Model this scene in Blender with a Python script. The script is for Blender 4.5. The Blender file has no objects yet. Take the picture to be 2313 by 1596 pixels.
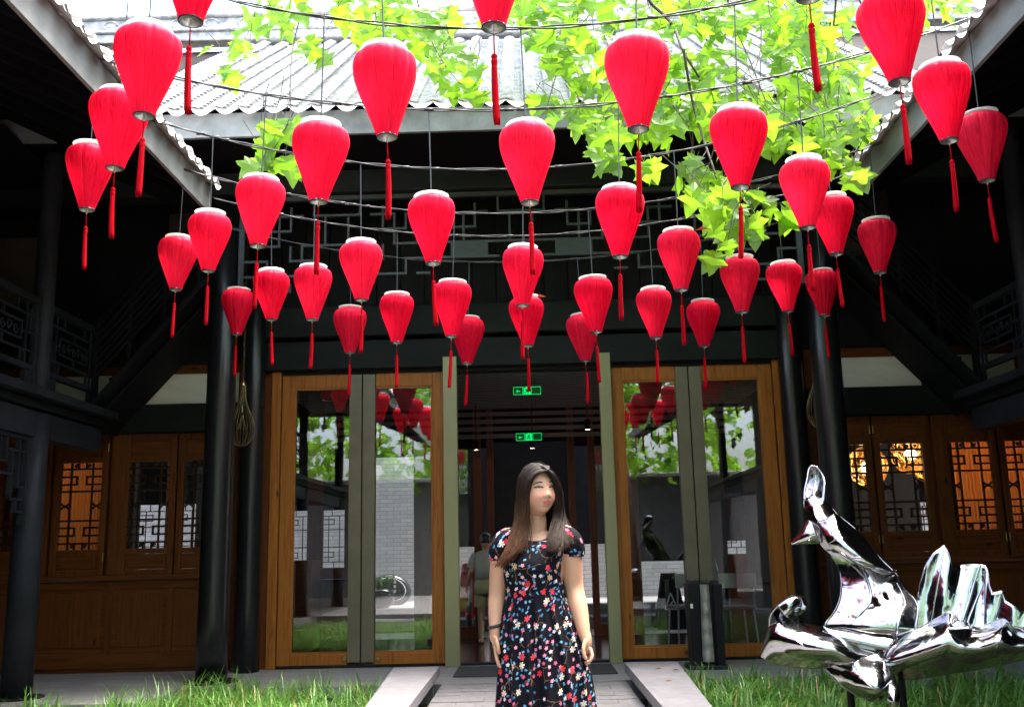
import bpy, bmesh, math, random
import numpy as np
from mathutils import Vector, Matrix, noise as mnoise
R = math.radians
rng = random.Random(7)
sc = bpy.context.scene
COL = sc.collection

# ------------------------------------------------------------------ camera
CAM_H, LENS = 1.2, 35.0
PITCH, YAW, ROLL = R(11.25), R(.72), R(1.3)
FW = Vector((-math.sin(YAW)*math.cos(PITCH), math.cos(YAW)*math.cos(PITCH), math.sin(PITCH)))
R0 = Vector((math.cos(YAW), math.sin(YAW), 0)); U0 = R0.cross(FW)
UP = U0*math.cos(ROLL) + R0*math.sin(ROLL); RT = R0*math.cos(ROLL) - U0*math.sin(ROLL)
CP = Vector((0, 0, CAM_H))
cd = bpy.data.cameras.new('camera'); cam = bpy.data.objects.new('camera', cd); COL.objects.link(cam)
m = Matrix((RT, UP, -FW)).transposed().to_4x4(); m.translation = CP
cam.matrix_world = m
cd.sensor_width = 36; cd.lens = LENS; cd.clip_start = .05; cd.clip_end = 500
sc.camera = cam

# ------------------------------------------------------------------ sky, sun, exposure
SUN_EL, SUN_AZ = R(74), R(75)         # azimuth: direction the light comes from, from +Y clockwise
w = bpy.data.worlds.new('World'); sc.world = w; w.use_nodes = True
wn = w.node_tree.nodes; wl = w.node_tree.links
sky = wn.new('ShaderNodeTexSky'); sky.sky_type = 'NISHITA'; sky.sun_disc = False
sky.sun_elevation = SUN_EL; sky.sun_rotation = SUN_AZ
sky.air_density = 1.0; sky.dust_density = 7.0; sky.ozone_density = 1.0
bg = wn['Background']; bg.inputs['Strength'].default_value = .15
wl.new(sky.outputs[0], bg.inputs[0])
sl = bpy.data.lights.new('sun', 'SUN'); sl.energy = 1.5; sl.angle = R(25); sl.color = (1, .97, .92)
so = bpy.data.objects.new('sun', sl); COL.objects.link(so)
sdir = Vector((math.sin(SUN_AZ)*math.cos(SUN_EL), math.cos(SUN_AZ)*math.cos(SUN_EL), math.sin(SUN_EL)))
so.rotation_euler = sdir.to_track_quat('Z', 'Y').to_euler(); so.location = (0, 0, 20)
vs = sc.view_settings; vs.view_transform = 'Standard'; vs.look = 'None'; vs.gamma = 1; vs.exposure = 3.4
sc.cycles.max_bounces = 8; sc.cycles.diffuse_bounces = 4; sc.cycles.glossy_bounces = 5
sc.cycles.transmission_bounces = 6; sc.cycles.transparent_max_bounces = 24
sc.cycles.caustics_reflective = False; sc.cycles.caustics_refractive = False
sc.cycles.sample_clamp_indirect = 6; sc.cycles.use_denoising = True

# ------------------------------------------------------------------ helpers
FPX = 2312*LENS/36
def at(px, py, Y):                      # point of the place at depth Y (metres from the camera) measured in the photo
    d = FW*FPX + RT*(px-1156) - UP*(py-798)
    return CP + d*(Y/d.y)
PW = {}
def par(o, p):
    if p is not None:
        o.parent = p
        o.matrix_parent_inverse = PW.get(p.name, Matrix()).inverted()
def tag(o, label=None, cat=None, group=None, kind=None):
    if label: o['label'] = label
    if cat: o['category'] = cat
    if group: o['group'] = group
    if kind: o['kind'] = kind
    return o
def thing(name, loc, label, cat, group=None, parent=None):
    o = bpy.data.objects.new(name, None); COL.objects.link(o); o.location = loc
    o.empty_display_size = .1
    PW[o.name] = Matrix.Translation(Vector(loc))
    return tag(o, label, cat, group)

class MB:
    def __init__(s): s.v = []; s.f = []; s.uv = None
    def box(s, x0, x1, y0, y1, z0, z1):
        n = len(s.v)
        s.v += [(x0,y0,z0),(x1,y0,z0),(x1,y1,z0),(x0,y1,z0),(x0,y0,z1),(x1,y0,z1),(x1,y1,z1),(x0,y1,z1)]
        s.f += [tuple(n+i for i in q) for q in ((0,3,2,1),(4,5,6,7),(0,1,5,4),(1,2,6,5),(2,3,7,6),(3,0,4,7))]
        return s
    def bar(s, a, b, wd, th, up=(0,0,1)):          # rectangular bar from a to b
        a = Vector(a); b = Vector(b); d = (b-a).normalized(); up = Vector(up)
        sx = d.cross(up)
        if sx.length < 1e-4: sx = d.cross(Vector((0,1,0)))
        sx = sx.normalized()*wd/2; sy = sx.cross(d).normalized()*th/2
        n = len(s.v)
        s.v += [tuple(q) for q in (a-sx-sy, a+sx-sy, a+sx+sy, a-sx+sy, b-sx-sy, b+sx-sy, b+sx+sy, b-sx+sy)]
        s.f += [tuple(n+i for i in q) for q in ((0,1,2,3),(7,6,5,4),(0,4,5,1),(1,5,6,2),(2,6,7,3),(3,7,4,0))]
        return s
    def tube(s, pts, rad, n=8, cap=True, flat=1.0, ref=None):
        pts = [Vector(p) for p in pts]; k = len(pts)
        if not hasattr(rad, '__len__'): rad = [rad]*k
        prev = None; base = len(s.v)
        for i, p in enumerate(pts):
            t = (pts[min(i+1,k-1)]-pts[max(i-1,0)])
            if t.length < 1e-9: t = Vector((0,0,1))
            t.normalize()
            if prev is None:
                q = Vector(ref) if ref else (Vector((0,0,1)) if abs(t.z) < .9 else Vector((1,0,0)))
                a = (q - t*q.dot(t)).normalized()
            else:
                a = prev - t*prev.dot(t)
                a = a.normalized() if a.length > 1e-6 else prev
            prev = a; b = t.cross(a)
            for j in range(n):
                an = 2*math.pi*j/n
                s.v.append(tuple(p + (a*math.cos(an)*flat + b*math.sin(an))*rad[i]))
        for i in range(k-1):
            for j in range(n):
                j2 = (j+1) % n
                s.f.append((base+i*n+j, base+i*n+j2, base+(i+1)*n+j2, base+(i+1)*n+j))
        if cap:
            s.f.append(tuple(base+j for j in range(n))[::-1]); s.f.append(tuple(base+(k-1)*n+j for j in range(n)))
        return s
    def lathe(s, prof, n=24, c=(0,0,0), lobes=0, amp=0., cap=False, ph=0.):
        base = len(s.v); k = len(prof)
        for (r, z) in prof:
            for j in range(n):
                an = 2*math.pi*j/n + ph
                rr = r*(1 - amp*(1-abs(math.sin(lobes*an/2)))**1.6) if lobes else r
                s.v.append((c[0]+rr*math.cos(an), c[1]+rr*math.sin(an), c[2]+z))
        for i in range(k-1):
            for j in range(n):
                j2 = (j+1) % n
                s.f.append((base+i*n+j, base+i*n+j2, base+(i+1)*n+j2, base+(i+1)*n+j))
        if cap:
            s.f.append(tuple(base+j for j in range(n))[::-1]); s.f.append(tuple(base+(k-1)*n+j for j in range(n)))
        return s
    def grid(s, fn, nu, nv, wrap=False):
        base = len(s.v)
        for i in range(nv+1):
            for j in range(nu + (0 if wrap else 1)):
                s.v.append(tuple(fn(j/nu, i/nv)))
        W_ = nu + (0 if wrap else 1)
        for i in range(nv):
            for j in range(nu):
                j2 = (j+1) % nu if wrap else j+1
                s.f.append((base+i*W_+j, base+i*W_+j2, base+(i+1)*W_+j2, base+(i+1)*W_+j))
        return s
    def poly(s, pts):
        n = len(s.v); s.v += [tuple(p) for p in pts]; s.f.append(tuple(range(n, n+len(pts)))); return s
    def mesh(s, name, mat, smooth=False):
        me = bpy.data.meshes.new(name); me.from_pydata([tuple(v) for v in s.v], [], s.f)
        if mat: me.materials.append(mat)
        if smooth: me.polygons.foreach_set('use_smooth', [True]*len(me.polygons))
        me.update(); return me
    def build(s, name, mat, parent=None, smooth=False, bevel=0, kind=None):
        o = bpy.data.objects.new(name, s.mesh(name, mat, smooth)); COL.objects.link(o); par(o, parent)
        if bevel:
            md = o.modifiers.new('bevel', 'BEVEL'); md.width = bevel; md.segments = 2; md.limit_method = 'ANGLE'
        if kind: o['kind'] = kind
        return o
def B(name, mat, parent, *bx, bevel=0, smooth=False):      # one part made of boxes
    mb = MB()
    for b in bx: mb.box(*b)
    return mb.build(name, mat, parent, bevel=bevel, smooth=smooth)
CUBE = {}
def piece(name, mat, parent, x0, x1, y0, y1, z0, z1):        # a box piece that shares one mesh per material
    key = (name, mat.name)
    if key not in CUBE: CUBE[key] = MB().box(-.5,.5,-.5,.5,-.5,.5).mesh(name, mat)
    o = bpy.data.objects.new(name, CUBE[key]); COL.objects.link(o)
    o.location = ((x0+x1)/2, (y0+y1)/2, (z0+z1)/2); o.scale = (x1-x0, y1-y0, z1-z0)
    par(o, parent); return o
def catmull(pts, n):
    P = [np.array(p, float) for p in pts]; P = [2*P[0]-P[1]] + P + [2*P[-1]-P[-2]]
    out = []; k = len(P)-3
    for i in range(n+1):
        t = i/n*k; a = min(int(t), k-1); t -= a
        p0, p1, p2, p3 = P[a:a+4]
        out.append(.5*((2*p1) + (-p0+p2)*t + (2*p0-5*p1+4*p2-p3)*t*t + (-p0+3*p1-3*p2+p3)*t**3))
    return out

# ------------------------------------------------------------------ materials
def new_mat(name):
    mt = bpy.data.materials.new(name); mt.use_nodes = True
    nt = mt.node_tree; bs = nt.nodes['Principled BSDF']
    return mt, nt, nt.nodes, nt.links, bs
def tex_co(nt, kind='Object', scale=(1,1,1)):
    tc = nt.nodes.new('ShaderNodeTexCoord'); mp = nt.nodes.new('ShaderNodeMapping')
    mp.inputs['Scale'].default_value = scale; nt.links.new(tc.outputs[kind], mp.inputs[0]); return mp.outputs[0]
def noise(nt, co, scale=5, detail=4, rough=.55, dist=0):
    n = nt.nodes.new('ShaderNodeTexNoise'); n.inputs['Scale'].default_value = scale; n.inputs['Detail'].default_value = detail
    n.inputs['Roughness'].default_value = rough; n.inputs['Distortion'].default_value = dist
    nt.links.new(co, n.inputs['Vector']); return n.outputs['Fac']
def ramp(nt, fac, stops):
    r = nt.nodes.new('ShaderNodeValToRGB'); el = r.color_ramp.elements
    while len(el) < len(stops): el.new(.5)
    for e, (p, c) in zip(el, stops): e.position = p; e.color = (*c, 1)
    nt.links.new(fac, r.inputs[0]); return r.outputs[0]
def math_n(nt, op, a, b=None, clamp=False):
    n = nt.nodes.new('ShaderNodeMath'); n.operation = op; n.use_clamp = clamp
    for i, x in enumerate((a, b)):
        if x is None: continue
        if isinstance(x, (int, float)): n.inputs[i].default_value = x
        else: nt.links.new(x, n.inputs[i])
    return n.outputs[0]
def mixc(nt, fac, a, b):
    n = nt.nodes.new('ShaderNodeMix'); n.data_type = 'RGBA'
    for i, x in ((0, fac), (6, a), (7, b)):
        if isinstance(x, (int, float)): n.inputs[i].default_value = x
        elif isinstance(x, tuple): n.inputs[i].default_value = (*x, 1)
        else: nt.links.new(x, n.inputs[i])
    return n.outputs[2]
def bump(nt, bs, h, strength=.3, dist=.01):
    b = nt.nodes.new('ShaderNodeBump'); b.inputs['Strength'].default_value = strength; b.inputs['Distance'].default_value = dist
    nt.links.new(h, b.inputs['Height']); nt.links.new(b.outputs[0], bs.inputs['Normal'])
def simple(name, c, rough=.5, metal=0, var=.25, scale=6, bmp=.15, stretch=(1,1,1), spec=.5, coord='Object'):
    mt, nt, nn, ll, bs = new_mat(name)
    co = tex_co(nt, coord, stretch); f = noise(nt, co, scale, 5, .6)
    a = tuple(x*(1-var) for x in c); b = tuple(min(1, x*(1+var)) for x in c)
    ll.new(ramp(nt, f, [(.3, a), (.7, b)]), bs.inputs['Base Color'])
    bs.inputs['Roughness'].default_value = rough; bs.inputs['Metallic'].default_value = metal
    bs.inputs['Specular IOR Level'].default_value = spec
    if bmp: bump(nt, bs, f, bmp)
    return mt
def emit(name, c, s):
    mt, nt, nn, ll, bs = new_mat(name)
    bs.inputs['Base Color'].default_value = (*c, 1); bs.inputs['Emission Color'].default_value = (*c, 1); bs.inputs['Emission Strength'].default_value = s
    return mt
def wood(name, dark, light, rough=.42, axis='Z'):
    mt, nt, nn, ll, bs = new_mat(name)
    st = {'Z': (9, 9, .6), 'X': (.6, 9, 9), 'Y': (9, .6, 9)}[axis]
    tc = nn.new('ShaderNodeNewGeometry'); mp = nn.new('ShaderNodeMapping'); mp.inputs['Scale'].default_value = st
    ll.new(tc.outputs['Position'], mp.inputs[0])
    g = noise(nt, mp.outputs[0], 3.0, 6, .65, .6)
    col = ramp(nt, g, [(.28, dark), (.52, light), (.75, tuple(x*1.15 for x in light))])
    kn = nn.new('ShaderNodeTexVoronoi'); kn.inputs['Scale'].default_value = 2.6
    mp2 = nn.new('ShaderNodeMapping'); mp2.inputs['Scale'].default_value = tuple(1.6 if s > 1 else .7 for s in st)
    ll.new(tc.outputs['Position'], mp2.inputs[0]); ll.new(mp2.outputs[0], kn.inputs['Vector'])
    kf = ramp(nt, kn.outputs['Distance'], [(.03, (1, 1, 1)), (.1, (0, 0, 0))])
    ll.new(mixc(nt, kf, col, tuple(x*.35 for x in dark)), bs.inputs['Base Color'])
    bs.inputs['Roughness'].default_value = rough; bs.inputs['Specular IOR Level'].default_value = .2; bump(nt, bs, g, .12, .004)
    return mt

M = {}
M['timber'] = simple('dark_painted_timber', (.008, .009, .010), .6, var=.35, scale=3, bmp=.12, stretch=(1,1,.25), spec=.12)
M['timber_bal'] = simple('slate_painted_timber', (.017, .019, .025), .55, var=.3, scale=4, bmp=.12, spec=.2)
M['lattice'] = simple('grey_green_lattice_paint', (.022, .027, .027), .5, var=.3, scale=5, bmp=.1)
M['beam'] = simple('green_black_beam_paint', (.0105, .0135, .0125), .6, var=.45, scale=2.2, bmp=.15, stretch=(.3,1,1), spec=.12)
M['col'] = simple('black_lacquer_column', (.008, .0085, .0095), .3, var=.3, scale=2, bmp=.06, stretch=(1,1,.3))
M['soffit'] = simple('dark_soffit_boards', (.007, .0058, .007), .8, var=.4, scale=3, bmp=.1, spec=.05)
M['wood_door'] = wood('amber_pine', (.17, .05, .008), (.33, .115, .02), .38)
M['wood_doorX'] = wood('amber_pine_rail', (.17, .05, .008), (.33, .115, .02), .38, 'X')
M['wood_wall'] = wood('brown_stained_pine', (.06, .0165, .004), (.13, .038, .008), .45)
M['wood_wallX'] = wood('brown_stained_pine_rail', (.06, .0165, .004), (.13, .038, .008), .45, 'X')
M['wood_red'] = wood('red_brown_wood', (.05, .012, .006), (.1, .026, .012), .4)
M['olive'] = simple('olive_grey_metal', (.15, .13, .085), .45, metal=.35, var=.12, scale=3, bmp=.03)
M['post'] = simple('khaki_post_metal', (.25, .24, .12), .42, metal=.3, var=.1, scale=2, bmp=.03, stretch=(1,1,.2))
M['brass'] = simple('brass', (.45, .32, .12), .3, metal=1, var=.2, scale=20, bmp=0)
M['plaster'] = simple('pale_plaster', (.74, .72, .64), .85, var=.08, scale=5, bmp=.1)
M['stone'] = simple('grey_slab_stone', (.2, .192, .205), .62, var=.16, scale=9, bmp=.12)
M['floor'] = simple('grey_floor_stone', (.22, .215, .22), .55, var=.22, scale=4, bmp=.12, stretch=(.5,1.5,1))
M['paver'] = simple('grey_clay_paver', (.17, .163, .167), .7, var=.3, scale=7, bmp=.3)
M['joint'] = simple('dark_joint_sand', (.11, .105, .1), .95, var=.3, scale=30, bmp=.3)
M['soil'] = simple('dark_soil', (.035, .028, .018), .95, var=.5, scale=25, bmp=.6)
M['fascia'] = simple('weathered_grey_fascia', (.17, .18, .18), .7, var=.35, scale=3.5, bmp=.15, stretch=(1,.4,1))
M['tile'] = simple('grey_clay_roof_tile', (.45, .45, .45), .85, var=.45, scale=11, bmp=.4)
M['black'] = simple('black_matt_metal', (.009, .009, .011), .5, var=.2, scale=8, bmp=.05, spec=.2)
M['cable'] = simple('black_cable', (.015, .015, .016), .38, var=.2, scale=20, bmp=0)
M['cord'] = simple('grey_black_cord', (.03, .035, .038), .45, var=.2, scale=20, bmp=0)
M['brick'] = None
M['southwall'] = simple('grey_rendered_wall', (.13, .13, .13), .85, var=.25, scale=4, bmp=.2)
M['darkwall'] = simple('dark_grey_wall', (.03, .03, .033), .8, var=.25, scale=6, bmp=.2)
M['slat'] = simple('dark_ceiling_slat', (.11, .1, .11), .3, var=.2, scale=4, bmp=0)
M['hallfloor'] = None
M['silver'] = simple('brushed_steel', (.6, .6, .62), .3, metal=1, var=.1, scale=10, bmp=0)
M['bark'] = simple('plane_tree_bark', (.12, .1, .07), .85, var=.5, scale=7, bmp=.5)
M['twig'] = simple('dark_twig_bark', (.045, .035, .024), .85, var=.4, scale=20, bmp=.3)
M['bulb'] = emit('warm_bulb', (1, .78, .42), 8)
M['spot'] = emit('warm_spot_lens', (1, .75, .45), 4)

def glass_mat(name, tint, refl):
    mt, nt, nn, ll, bs = new_mat(name); nn.remove(bs)
    tr = nn.new('ShaderNodeBsdfTransparent'); tr.inputs[0].default_value = (*tint, 1)
    gl = nn.new('ShaderNodeBsdfGlossy'); gl.inputs['Roughness'].default_value = .012
    fr = nn.new('ShaderNodeFresnel'); fr.inputs[0].default_value = 1.5
    f = math_n(nt, 'MULTIPLY_ADD', fr.outputs[0], 1.0); nt.nodes[-1].inputs[2].default_value = refl
    mx = nn.new('ShaderNodeMixShader'); ll.new(f, mx.inputs[0]); ll.new(tr.outputs[0], mx.inputs[1]); ll.new(gl.outputs[0], mx.inputs[2])
    co = tex_co(nt, 'Object', (1,1,1)); h = noise(nt, co, 2.2, 2, .5)
    b = nn.new('ShaderNodeBump'); b.inputs['Strength'].default_value = .02; b.inputs['Distance'].default_value = .03
    ll.new(h, b.inputs['Height']); ll.new(b.outputs[0], gl.inputs['Normal'])
    ll.new(mx.outputs[0], nn['Material Output'].inputs[0]); return mt
M['glass'] = glass_mat('door_glass', (.86, .9, .9), .1)
M['pane'] = glass_mat('window_glass', (.85, .86, .85), .04)

def brick_mat():
    mt, nt, nn, ll, bs = new_mat('pale_grey_brick')
    g = nn.new('ShaderNodeNewGeometry'); sp = nn.new('ShaderNodeSeparateXYZ'); ll.new(g.outputs['Position'], sp.inputs[0])
    cb = nn.new('ShaderNodeCombineXYZ'); ll.new(sp.outputs[0], cb.inputs[0]); ll.new(sp.outputs[2], cb.inputs[1])
    bt = nn.new('ShaderNodeTexBrick'); ll.new(cb.outputs[0], bt.inputs['Vector'])
    bt.inputs['Scale'].default_value = 1; bt.inputs['Brick Width'].default_value = .26; bt.inputs['Row Height'].default_value = .075
    bt.inputs['Mortar Size'].default_value = .006; bt.inputs['Color1'].default_value = (.36,.37,.37,1); bt.inputs['Color2'].default_value = (.44,.45,.45,1)
    bt.inputs['Mortar'].default_value = (.22,.22,.22,1)
    n = noise(nt, cb.outputs[0], 9, 4)
    ll.new(mixc(nt, math_n(nt, 'MULTIPLY', n, .35), bt.outputs['Color'], (.25, .25, .25)), bs.inputs['Base Color'])
    bs.inputs['Roughness'].default_value = .85
    bump(nt, bs, math_n(nt, 'SUBTRACT', 1, bt.outputs['Fac']), .6, .006); return mt
M['brick'] = brick_mat()
def hall_floor():
    mt, nt, nn, ll, bs = new_mat('dark_polished_boards')
    g = nn.new('ShaderNodeNewGeometry'); f = noise(nt, g.outputs['Position'], 4, 4)
    ll.new(ramp(nt, f, [(.3, (.02, .012, .01)), (.7, (.045, .026, .02))]), bs.inputs['Base Color'])
    bs.inputs['Roughness'].default_value = .16; return mt
M['hallfloor'] = hall_floor()

def silk():
    mt, nt, nn, ll, bs = new_mat('red_lantern_silk'); nn.remove(bs)
    tc = nn.new('ShaderNodeTexCoord'); sp = nn.new('ShaderNodeSeparateXYZ'); ll.new(tc.outputs['Object'], sp.inputs[0])
    an = math_n(nt, 'ARCTAN2', sp.outputs[1], sp.outputs[0])
    oi = nn.new('ShaderNodeObjectInfo')
    cb = nn.new('ShaderNodeCombineXYZ'); ll.new(math_n(nt, 'MULTIPLY', an, 26), cb.inputs[0]); ll.new(math_n(nt, 'MULTIPLY', sp.outputs[2], 9), cb.inputs[1])
    ll.new(math_n(nt, 'MULTIPLY', oi.outputs['Random'], 40), cb.inputs[2])
    f = noise(nt, cb.outputs[0], 1.6, 6, .7, .15)
    cb2 = nn.new('ShaderNodeCombineXYZ'); ll.new(math_n(nt, 'MULTIPLY', an, 6), cb2.inputs[0]); ll.new(math_n(nt, 'MULTIPLY', sp.outputs[2], 10), cb2.inputs[1])
    ll.new(math_n(nt, 'MULTIPLY', oi.outputs['Random'], 17), cb2.inputs[2])
    f2 = noise(nt, cb2.outputs[0], 1.2, 3, .6)
    c = ramp(nt, f, [(.3, (.58, .001, .018)), (.52, (.9, .005, .042)), (.78, (.97, .025, .085))])
    c = mixc(nt, math_n(nt, 'MULTIPLY', f2, .3), c, (.6, .001, .022))
    c = mixc(nt, math_n(nt, 'MULTIPLY', math_n(nt, 'FRACT', math_n(nt, 'MULTIPLY', oi.outputs['Random'], 7.3)), .3), c, (.9, .035, .09))
    sm_ = math_n(nt, 'ABSOLUTE', math_n(nt, 'SINE', math_n(nt, 'MULTIPLY', an, 5)))
    c = mixc(nt, math_n(nt, 'MULTIPLY', math_n(nt, 'LESS_THAN', sm_, .06), .55), c, (.3, .0, .008))
    c = mixc(nt, math_n(nt, 'MULTIPLY', math_n(nt, 'SUBTRACT', .54, f, True), 2.4, True), c, (.33, .0, .01))
    d = nn.new('ShaderNodeBsdfDiffuse'); t = nn.new('ShaderNodeBsdfTranslucent'); sh = nn.new('ShaderNodeBsdfSheen')
    ll.new(c, d.inputs[0]); ll.new(c, t.inputs[0])
    gl = nn.new('ShaderNodeBsdfGlossy'); gl.inputs[0].default_value = (1, .3, .38, 1); gl.inputs['Roughness'].default_value = .4
    b = nn.new('ShaderNodeBump'); b.inputs['Strength'].default_value = .55; b.inputs['Distance'].default_value = .003
    ll.new(f, b.inputs['Height'])
    for x in (d, gl): ll.new(b.outputs[0], x.inputs['Normal'])
    m1 = nn.new('ShaderNodeMixShader'); m1.inputs[0].default_value = .45; ll.new(d.outputs[0], m1.inputs[1]); ll.new(t.outputs[0], m1.inputs[2])
    lw = nn.new('ShaderNodeFresnel'); lw.inputs[0].default_value = 1.35
    m2 = nn.new('ShaderNodeMixShader'); ll.new(math_n(nt, 'MULTIPLY', lw.outputs[0], .6), m2.inputs[0]); ll.new(m1.outputs[0], m2.inputs[1]); ll.new(gl.outputs[0], m2.inputs[2])
    ll.new(m2.outputs[0], nn['Material Output'].inputs[0]); return mt
M['silk'] = silk()
M['tassel'] = simple('red_tassel_thread', (.34, .001, .007), .9, var=.5, scale=60, bmp=.5, stretch=(1,1,.05), spec=.05)
def acrylic():
    mt, nt, nn, ll, bs = new_mat('white_acrylic_collar'); nn.remove(bs)
    d = nn.new('ShaderNodeBsdfDiffuse'); d.inputs[0].default_value = (.82,.8,.78,1)
    t = nn.new('ShaderNodeBsdfTranslucent'); t.inputs[0].default_value = (.82,.8,.78,1)
    g = nn.new('ShaderNodeBsdfGlossy'); g.inputs['Roughness'].default_value = .15
    a = nn.new('ShaderNodeMixShader'); a.inputs[0].default_value = .5; ll.new(d.outputs[0], a.inputs[1]); ll.new(t.outputs[0], a.inputs[2])
    b = nn.new('ShaderNodeMixShader'); b.inputs[0].default_value = .08; ll.new(a.outputs[0], b.inputs[1]); ll.new(g.outputs[0], b.inputs[2])
    ll.new(b.outputs[0], nn['Material Output'].inputs[0]); return mt
M['acrylic'] = acrylic()
M['capmetal'] = simple('grey_lantern_cap', (.5, .53, .52), .3, metal=.8, var=.2, scale=14, bmp=0)

def leaf_mat(name, c1, c2, tr, trf=.6, gls=.06, gr=.35, dry=0):
    mt, nt, nn, ll, bs = new_mat(name); nn.remove(bs)
    oi = nn.new('ShaderNodeObjectInfo'); g = nn.new('ShaderNodeNewGeometry')
    n = noise(nt, g.outputs['Position'], 3.5, 3)
    f = math_n(nt, 'ADD', math_n(nt, 'ADD', math_n(nt, 'MULTIPLY', oi.outputs['Random'], .4), math_n(nt, 'MULTIPLY', g.outputs['Random Per Island'], .45)), math_n(nt, 'MULTIPLY', n, .4), True)
    c = ramp(nt, f, [(.2, c1), (.95, c2)])
    if dry: c = mixc(nt, math_n(nt, 'LESS_THAN', math_n(nt, 'FRACT', math_n(nt, 'MULTIPLY', g.outputs['Random Per Island'], 13.7)), dry), c, (.3, .2, .07))
    d = nn.new('ShaderNodeBsdfDiffuse'); t = nn.new('ShaderNodeBsdfTranslucent'); gl = nn.new('ShaderNodeBsdfGlossy'); gl.inputs['Roughness'].default_value = gr
    ll.new(c, d.inputs[0]); tc = mixc(nt, .5, c, tr); ll.new(tc, t.inputs[0])
    a = nn.new('ShaderNodeMixShader'); a.inputs[0].default_value = trf; ll.new(d.outputs[0], a.inputs[1]); ll.new(t.outputs[0], a.inputs[2])
    b = nn.new('ShaderNodeMixShader'); b.inputs[0].default_value = gls; ll.new(a.outputs[0], b.inputs[1]); ll.new(gl.outputs[0], b.inputs[2])
    ll.new(b.outputs[0], nn['Material Output'].inputs[0]); return mt
M['leaf'] = leaf_mat('plane_leaf', (.035, .11, .008), (.17, .37, .016), (.32, .6, .03), .62, .03)
M['dryleaf'] = simple('dry_orange_leaf', (.5, .2, .05), .7, var=.3, scale=30, bmp=.1)
M['grass'] = leaf_mat('lilyturf_blade', (.04, .15, .018), (.15, .31, .065), (.2, .42, .06), .35, .03, .4, .06)
M['chrome'] = None
def chrome():
    mt, nt, nn, ll, bs = new_mat('polished_stainless_steel')
    bs.inputs['Metallic'].default_value = 1; bs.inputs['Base Color'].default_value = (.46,.46,.475,1); bs.inputs['Roughness'].default_value = .12
    co = tex_co(nt, 'Object'); n = noise(nt, co, 6, 2, .5, .5); bump(nt, bs, n, .35, .03); return mt
M['chrome'] = chrome()
M['curtain'] = None
def curtain():
    mt, nt, nn, ll, bs = new_mat('pleated_amber_screen'); nn.remove(bs)
    d = nn.new('ShaderNodeBsdfDiffuse'); d.inputs[0].default_value = (.6,.22,.06,1)
    t = nn.new('ShaderNodeBsdfTranslucent'); t.inputs[0].default_value = (.75,.27,.07,1)
    a = nn.new('ShaderNodeMixShader'); a.inputs[0].default_value = .55; ll.new(d.outputs[0], a.inputs[1]); ll.new(t.outputs[0], a.inputs[2])
    ll.new(a.outputs[0], nn['Material Output'].inputs[0]); return mt
M['curtain'] = curtain()
M['gold'] = simple('gold_wire', (.75, .42, .12), .35, metal=1, var=.2, scale=30, bmp=0)
M['wirebrass'] = simple('aged_brass_wire', (.22, .17, .08), .4, metal=.9, var=.3, scale=30, bmp=0)

# ================================================================== the setting
WY = 11.3                                   # hall front wall
g = MB().poly([(-80,-80,-.32),(80,-80,-.32),(80,120,-.32),(-80,120,-.32)]).build('ground', M['joint']); tag(g, kind='structure')

# paved path between the two slab kerbs
path = B('path', M['joint'], None, (-.855, .875, 1.55, 9.72, -.3, -.012)); tag(path, kind='structure')
y = 1.6; row = 0
while y < 9.68:
    hgt = .205
    x = -.85 - (row % 2)*.22
    while x < .87:
        x1 = min(x+.44, .868); x0 = max(x, -.848)
        if x1-x0 > .04:
            dz = rng.uniform(-.004, .003)
            piece('paver', M['paver'], path, x0+.002, x1-.002, y+.002, min(y+hgt, 9.71)-.002, -.08, dz)
        x += .44
    y += hgt; row += 1

# stone floor round the courtyard
fl = B('platform', M['joint'], None, (-9, 9, 9.74, WY+.12, -.3, -.012), (-9, -3.35, 8.9, 9.73, -.3, -.012), (-9, -4.42, -8, 8.89, -.3, -.012), (4.5, 9, -8, 9.73, -.3, -.012), (-4.419, 4.499, -7.5, 1.54, -.3, -.012))
tag(fl, kind='structure')
def slabs(x0, x1, y0, y1, nx, ny):
    for i in range(nx):
        for j in range(ny):
            piece('floor_slab', M['floor'], fl, x0+(x1-x0)*i/nx+.002, x0+(x1-x0)*(i+1)/nx-.002, y0+(y1-y0)*j/ny+.002, y0+(y1-y0)*(j+1)/ny-.002, -.1, rng.uniform(-.0015, .0015))
slabs(-9, 9, 9.73, WY+.1, 12, 1); slabs(-9, -3.33, 8.88, 9.725, 4, 1); slabs(-9, -4.4, 2, 8.87, 3, 6); slabs(4.48, 9, 2, 9.72, 3, 7); slabs(-4.41, 4.49, -7.5, 1.53, 8, 8)
mat_o = B('door_mat', M['darkwall'], None, (-.78, .84, 10.2, 11.05, .003, .016)); tag(mat_o, 'dark grey mat lying before the open doorway', 'mat')
st = MB().box(3.75, 4.47, 7.4, 9.0, -.31, -.12).build('stone_step', M['stone'], None, bevel=.006); tag(st, 'low grey stone step at the right edge behind the steel leaf', 'step')

# planting beds
bed = B('planting_bed', M['soil'], None, (-4.4, -.9, 1.55, 9.7, -.31, -.15), (.9, 4.46, 1.55, 9.7, -.31, -.15)); tag(bed, kind='structure')
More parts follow.
